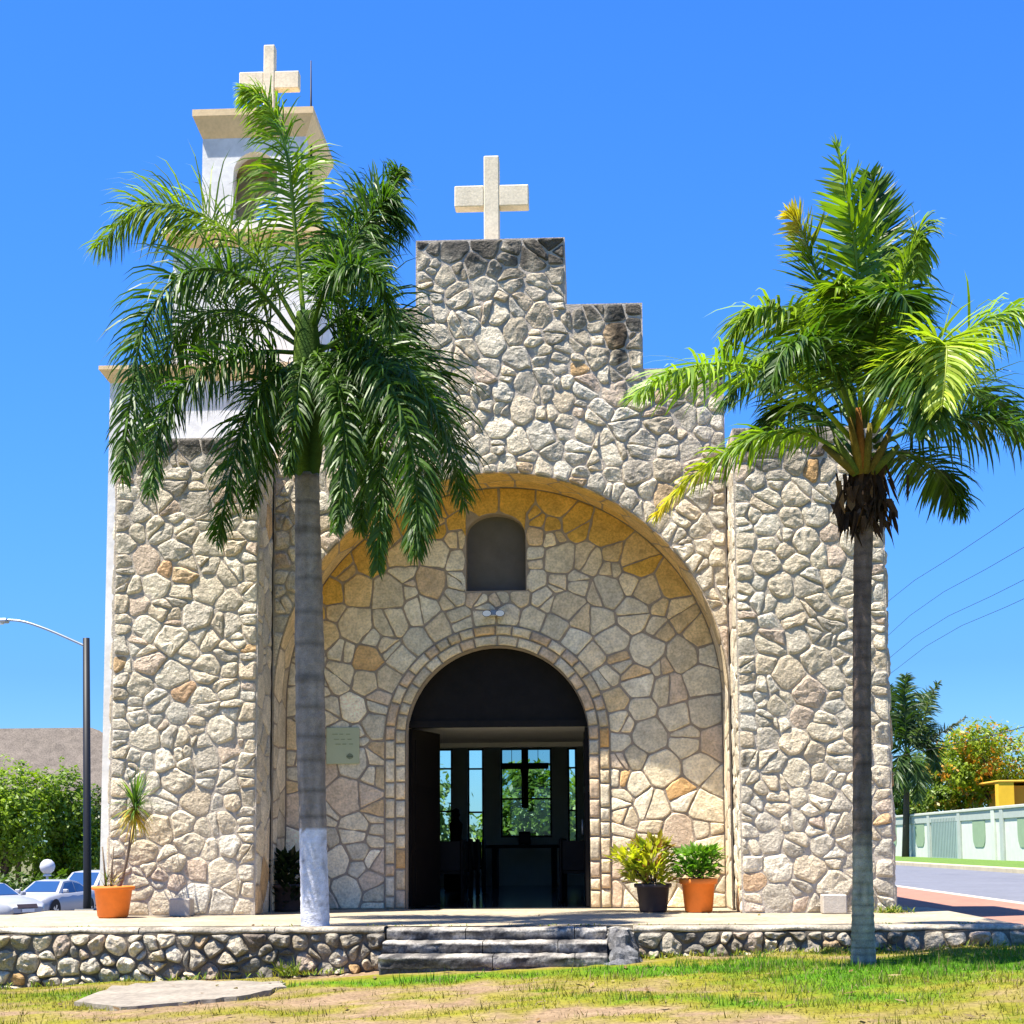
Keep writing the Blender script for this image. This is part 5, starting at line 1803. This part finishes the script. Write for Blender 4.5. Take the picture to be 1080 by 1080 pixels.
# concrete blocks at the foot of the piers
for (px, py0, w_, h_, m, lab) in ((189, 966, 22, 19, M['concrete'], 'small grey concrete block at the foot of the left pier'), (881, 965, 25, 20, M['concrete_pale'], 'small pale concrete block at the foot of the right pier')):
    Yb = PIER_Y - .32; s = F_PX / (Yb + 20)
    q = at(px, py0, Yb)
    mb = MB(); mb.box((q.x - w_ / s / 2, Yb, .002), (q.x + w_ / s / 2, Yb + .22, h_ / s), bevel=.012)
    tag(mb.build('concrete_block', m), lab, 'block', 'blocks at the feet of the piers')

# emergency light above the doorway
q = at(521, 648, REC_Y - .05)
el = thing('wall_light', 'twin headed white floodlight above the arched doorway', 'wall light', (q.x, q.y, q.z))
mb = MB(); mb.box((-.05, -.02, -.02), (.05, .028, .06), bevel=.01); mb.build('bracket', M['grey_metal'], el)
for s in (-1, 1):
    mb = MB()
    prof = [(0, 0), (.05, .0), (.065, .05), (.085, .12), (.085, .14)]
    ids = []
    for r_, y_ in prof:
        ids.append([mb.vert((s * .085 + r_ * .72 * math.cos(2 * math.pi * k / 16), -.0 - y_, -.005 + r_ * .5 * math.sin(2 * math.pi * k / 16))) for k in range(16)])
    for a, b in zip(ids[:-1], ids[1:]):
        for k in range(16): mb.face([a[k], b[k], b[(k + 1) % 16], a[(k + 1) % 16]], 0, True)
    h = mb.build('lamp', M['dark_metal'], el)
    mb = MB(); mb.face([mb.vert((s * .085 + .078 * .72 * math.cos(2 * math.pi * k / 16), -.138, -.005 + .078 * .5 * math.sin(2 * math.pi * k / 16))) for k in range(16)])
    mb.build('lens', M['lamp_glass'], h)

# pale green plaque left of the doorway
a, b = at(344, 806, REC_Y - .04), at(379, 767, REC_Y - .04)
pq = thing('plaque', 'pale green square plaque on the wall between the palm trunk and the doorway', 'plaque', ((a.x + b.x) / 2, REC_Y, a.z))
mb = MB(); mb.box((a.x, REC_Y - .05, a.z), (b.x, REC_Y - .018, b.z), (.44, .47, .30), bevel=.006); rel(mb.build('panel', M['attr_paint']), pq)
mb = MB()
ink = (.30, .34, .20)
for k, zf in enumerate((.80, .66, .53)):
    z = a.z + (b.z - a.z) * zf
    x0 = a.x + .08 + .02 * k
    for (u0, u1) in ((0, .30), (.34, .62), (.66, 1.0)):
        xx0 = x0 + (b.x - a.x - .16) * u0; xx1 = x0 + (b.x - a.x - .2) * u1
        mb.box((xx0, REC_Y - .054, z), (xx1, REC_Y - .0505, z + .012), ink)
ex, ez = a.x + (b.x - a.x) * .72, a.z + (b.z - a.z) * .2
for k in range(-2, 3):
    mb.box((ex + k * .017 - .005, REC_Y - .055, ez - .035 + abs(k) * .008), (ex + k * .017 + .005, REC_Y - .0505, ez + .045 - abs(k) * .01), (.16, .19, .12))
mb.box((ex - .045, REC_Y - .0585, ez - .003), (ex + .045, REC_Y - .0552, ez + .008), (.16, .19, .12))
rel(mb.build('inscription', M['attr_matte']), pq)

# ---------------------------------------------------------------- things inside the nave
cY = 10.6
cc = at(553.5, 808, cY)
cru = thing('crucifix', 'dark crucifix hanging in front of the altar window', 'crucifix', (cc.x, cY, cc.z))
s = F_PX / (cY + 20)
mb = MB(); mb.box((-3.6 / s, 0, -44 / s), (3.6 / s, .07, 18 / s)); mb.box((-25 / s, .003, -3 / s), (-3.6 / s - .001, .067, 3.4 / s)); mb.box((3.6 / s + .001, .003, -3 / s), (25 / s, .067, 3.4 / s))
mb.build('cross', M['dark_wood'], cru)
mb = MB()
mb.tube([(0, -.09, -.60), (.01, -.10, -.42), (0, -.09, -.22), (0, -.10, -.05), (0, -.10, .05)], [.025, .045, .06, .085, .04], 8)
mb.tube([(-.36, -.05, .04), (-.18, -.08, .0), (0, -.1, -.04), (.18, -.08, .0), (.36, -.05, .04)], [.02, .03, .05, .03, .02], 8)
blob(mb, (0.01, -.12, .13), .062, (1, 1, 1.2), (1, 1, 1), 4, 7, .1)
mb.build('figure', M['dark_wood'], cru)
mb = MB()
for sx in (-.25, .25): mb.tube([(sx, .03, 3 / s), (sx, .03, NZ - cc.z)], .006, 5)
mb.build('hanging_wire', M['dark_metal'], cru)

alt = thing('altar', 'dark altar table below the crucifix inside the church', 'altar', (cc.x, 10.0, .01))
mb = MB(); mb.box((-.75, 0, .74), (.75, .6, .8)); mb.build('table_top', M['dark_wood'], alt)
for sx in (-.6, .5):
    mb = MB(); mb.box((sx, .08, 0), (sx + .1, .52, .738)); mb.build('leg', M['dark_wood'], alt)
tb = thing('tabernacle', 'small dark box standing on the altar', 'tabernacle', (cc.x, 10.3, .815))
mb = MB(); mb.box((-.11, 0, 0), (.11, .2, .24), bevel=.01); mb.build('box', M['dark_wood'], tb)
mb = MB(); mb.box((-.08, -.008, .03), (.08, -.001, .2)); mb.build('door', M['dark_metal'], tb)

st = at(481, 880, 9.2)
stt = thing('statue', 'dark standing statue on a plinth before the left altar windows', 'statue', (st.x, 9.2, .01))
mb = MB(); mb.box((-.2, -.2, 0), (.2, .2, .5), bevel=.02); mb.build('plinth', M['dark_wood'], stt)
mb = MB(); mb.lathe([(.001, .5), (.14, .5), (.13, .7), (.10, .95), (.12, 1.1), (.13, 1.18), (.06, 1.26), (.05, 1.29), (.075, 1.35), (.07, 1.43), (.001, 1.47)], n=14); mb.build('figure', M['dark_wood'], stt)


def make_pew(label, x0, x1, y):
    r = thing('pew', label, 'pew', ((x0 + x1) / 2, y, .008), 'pews in the dark nave')
    w2 = (x1 - x0) / 2
    mb = MB(); mb.box((-w2, -.40, .40), (w2, .0, .44)); mb.build('seat', M['dark_wood'], r)
    mb = MB(); mb.box((-w2, -.45, .45), (w2, -.41, .86)); mb.build('backrest', M['dark_wood'], r)
    for sx in (-w2 - .045, w2 + .005):
        mb = MB(); mb.box((sx, -.48, 0), (sx + .04, .02, .90), bevel=.015); mb.build('end_panel', M['dark_wood'], r)
    return r
for k in range(4):
    ordn = ('nearest to the door', 'second row from the door', 'third row from the door', 'last row before the altar')[k]
    make_pew('dark wooden pew left of the aisle, ' + ordn, -3.3, -.72, 3.2 + 1.5 * k)
    make_pew('dark wooden pew right of the aisle, ' + ordn, .72, 3.3, 3.2 + 1.5 * k)

# dry leaves and bits of litter on the lawn and the terrace
mb = MB()
for k in range(420):
    x, y = rnd.uniform(-7, 7), rnd.uniform(-10.5, -.9)
    if EDGE - .15 < y < EDGE + .1 or (SX0 - .1 < x < SX1 + .3 and EDGE - .9 < y < EDGE): continue
    if y > EDGE and rnd.random() < .7: continue
    z = .012 if y > EDGE else ground_z(x, y) + .035 * fbm(x, y, .9) + .02
    a = rnd.uniform(0, 6.28); l = rnd.uniform(.02, .07); u = Vector((math.cos(a), math.sin(a), rnd.uniform(-.1, .3))) * l; v = Vector((-math.sin(a), math.cos(a), rnd.uniform(-.2, .2))) * l * .35
    p = Vector((x, y, z)); c = Vector(rnd.choice([(.20, .12, .05), (.28, .20, .10), (.10, .065, .035), (.34, .27, .12)])) * rnd.uniform(.7, 1.2)
    mb.face([mb.vert(q, c) for q in (p - u, p - v, p + u, p + v)])
tag(mb.build('leaf_litter', M['grass']), 'scattered dry fallen leaves on the lawn and terrace', 'leaf litter', kind='stuff')

# weeds along the foot of the walls
mb = MB()
def weed(p, n, L, cols):
    for _ in range(n):
        a = rnd.uniform(0, 6.28); e = rnd.uniform(.5, 1.45)
        d = Vector((math.cos(a) * math.cos(e), math.sin(a) * math.cos(e), math.sin(e))); l = L * rnd.uniform(.5, 1.2)
        s = Vector((-math.sin(a), math.cos(a), 0)) * .006
        q = Vector(p) + Vector((rnd.uniform(-.1, .1), rnd.uniform(-.05, .05), 0)); c = Vector(rnd.choice(cols)) * rnd.uniform(.8, 1.2)
        i = [mb.vert(q - s, c), mb.vert(q + s, c), mb.vert(q + d * l * .6 + s, c), mb.vert(q + d * l + Vector((0, 0, -.02)), c)]; mb.face(i)
wc = [(.10, .18, .02), (.20, .26, .03), (.30, .28, .05)]
for k in range(70):
    x = rnd.uniform(-7.5, 5.3)
    if SX0 - .1 < x < SX1 + .2: continue
    weed((x, EDGE - .13, ground_z(x, EDGE - .13)), rnd.randint(6, 18), .10, wc)
for k in range(7): weed((PIER_OUT - .05 + rnd.uniform(-.35, .2), PIER_Y - .12, .003), 14, .13, wc)
for k in range(30): weed((rnd.uniform(-6, 5.2), EDGE + rnd.uniform(.15, .4), .004), 5, .035, wc)
q = at(305, 1012, EDGE - .15); weed((q.x, q.y, ground_z(q.x, q.y)), 60, .2, [(.25, .28, .04), (.16, .22, .03)])
tag(mb.build('weeds', M['grass']), 'small weeds growing along the foot of the rubble walls', 'weeds', kind='stuff')
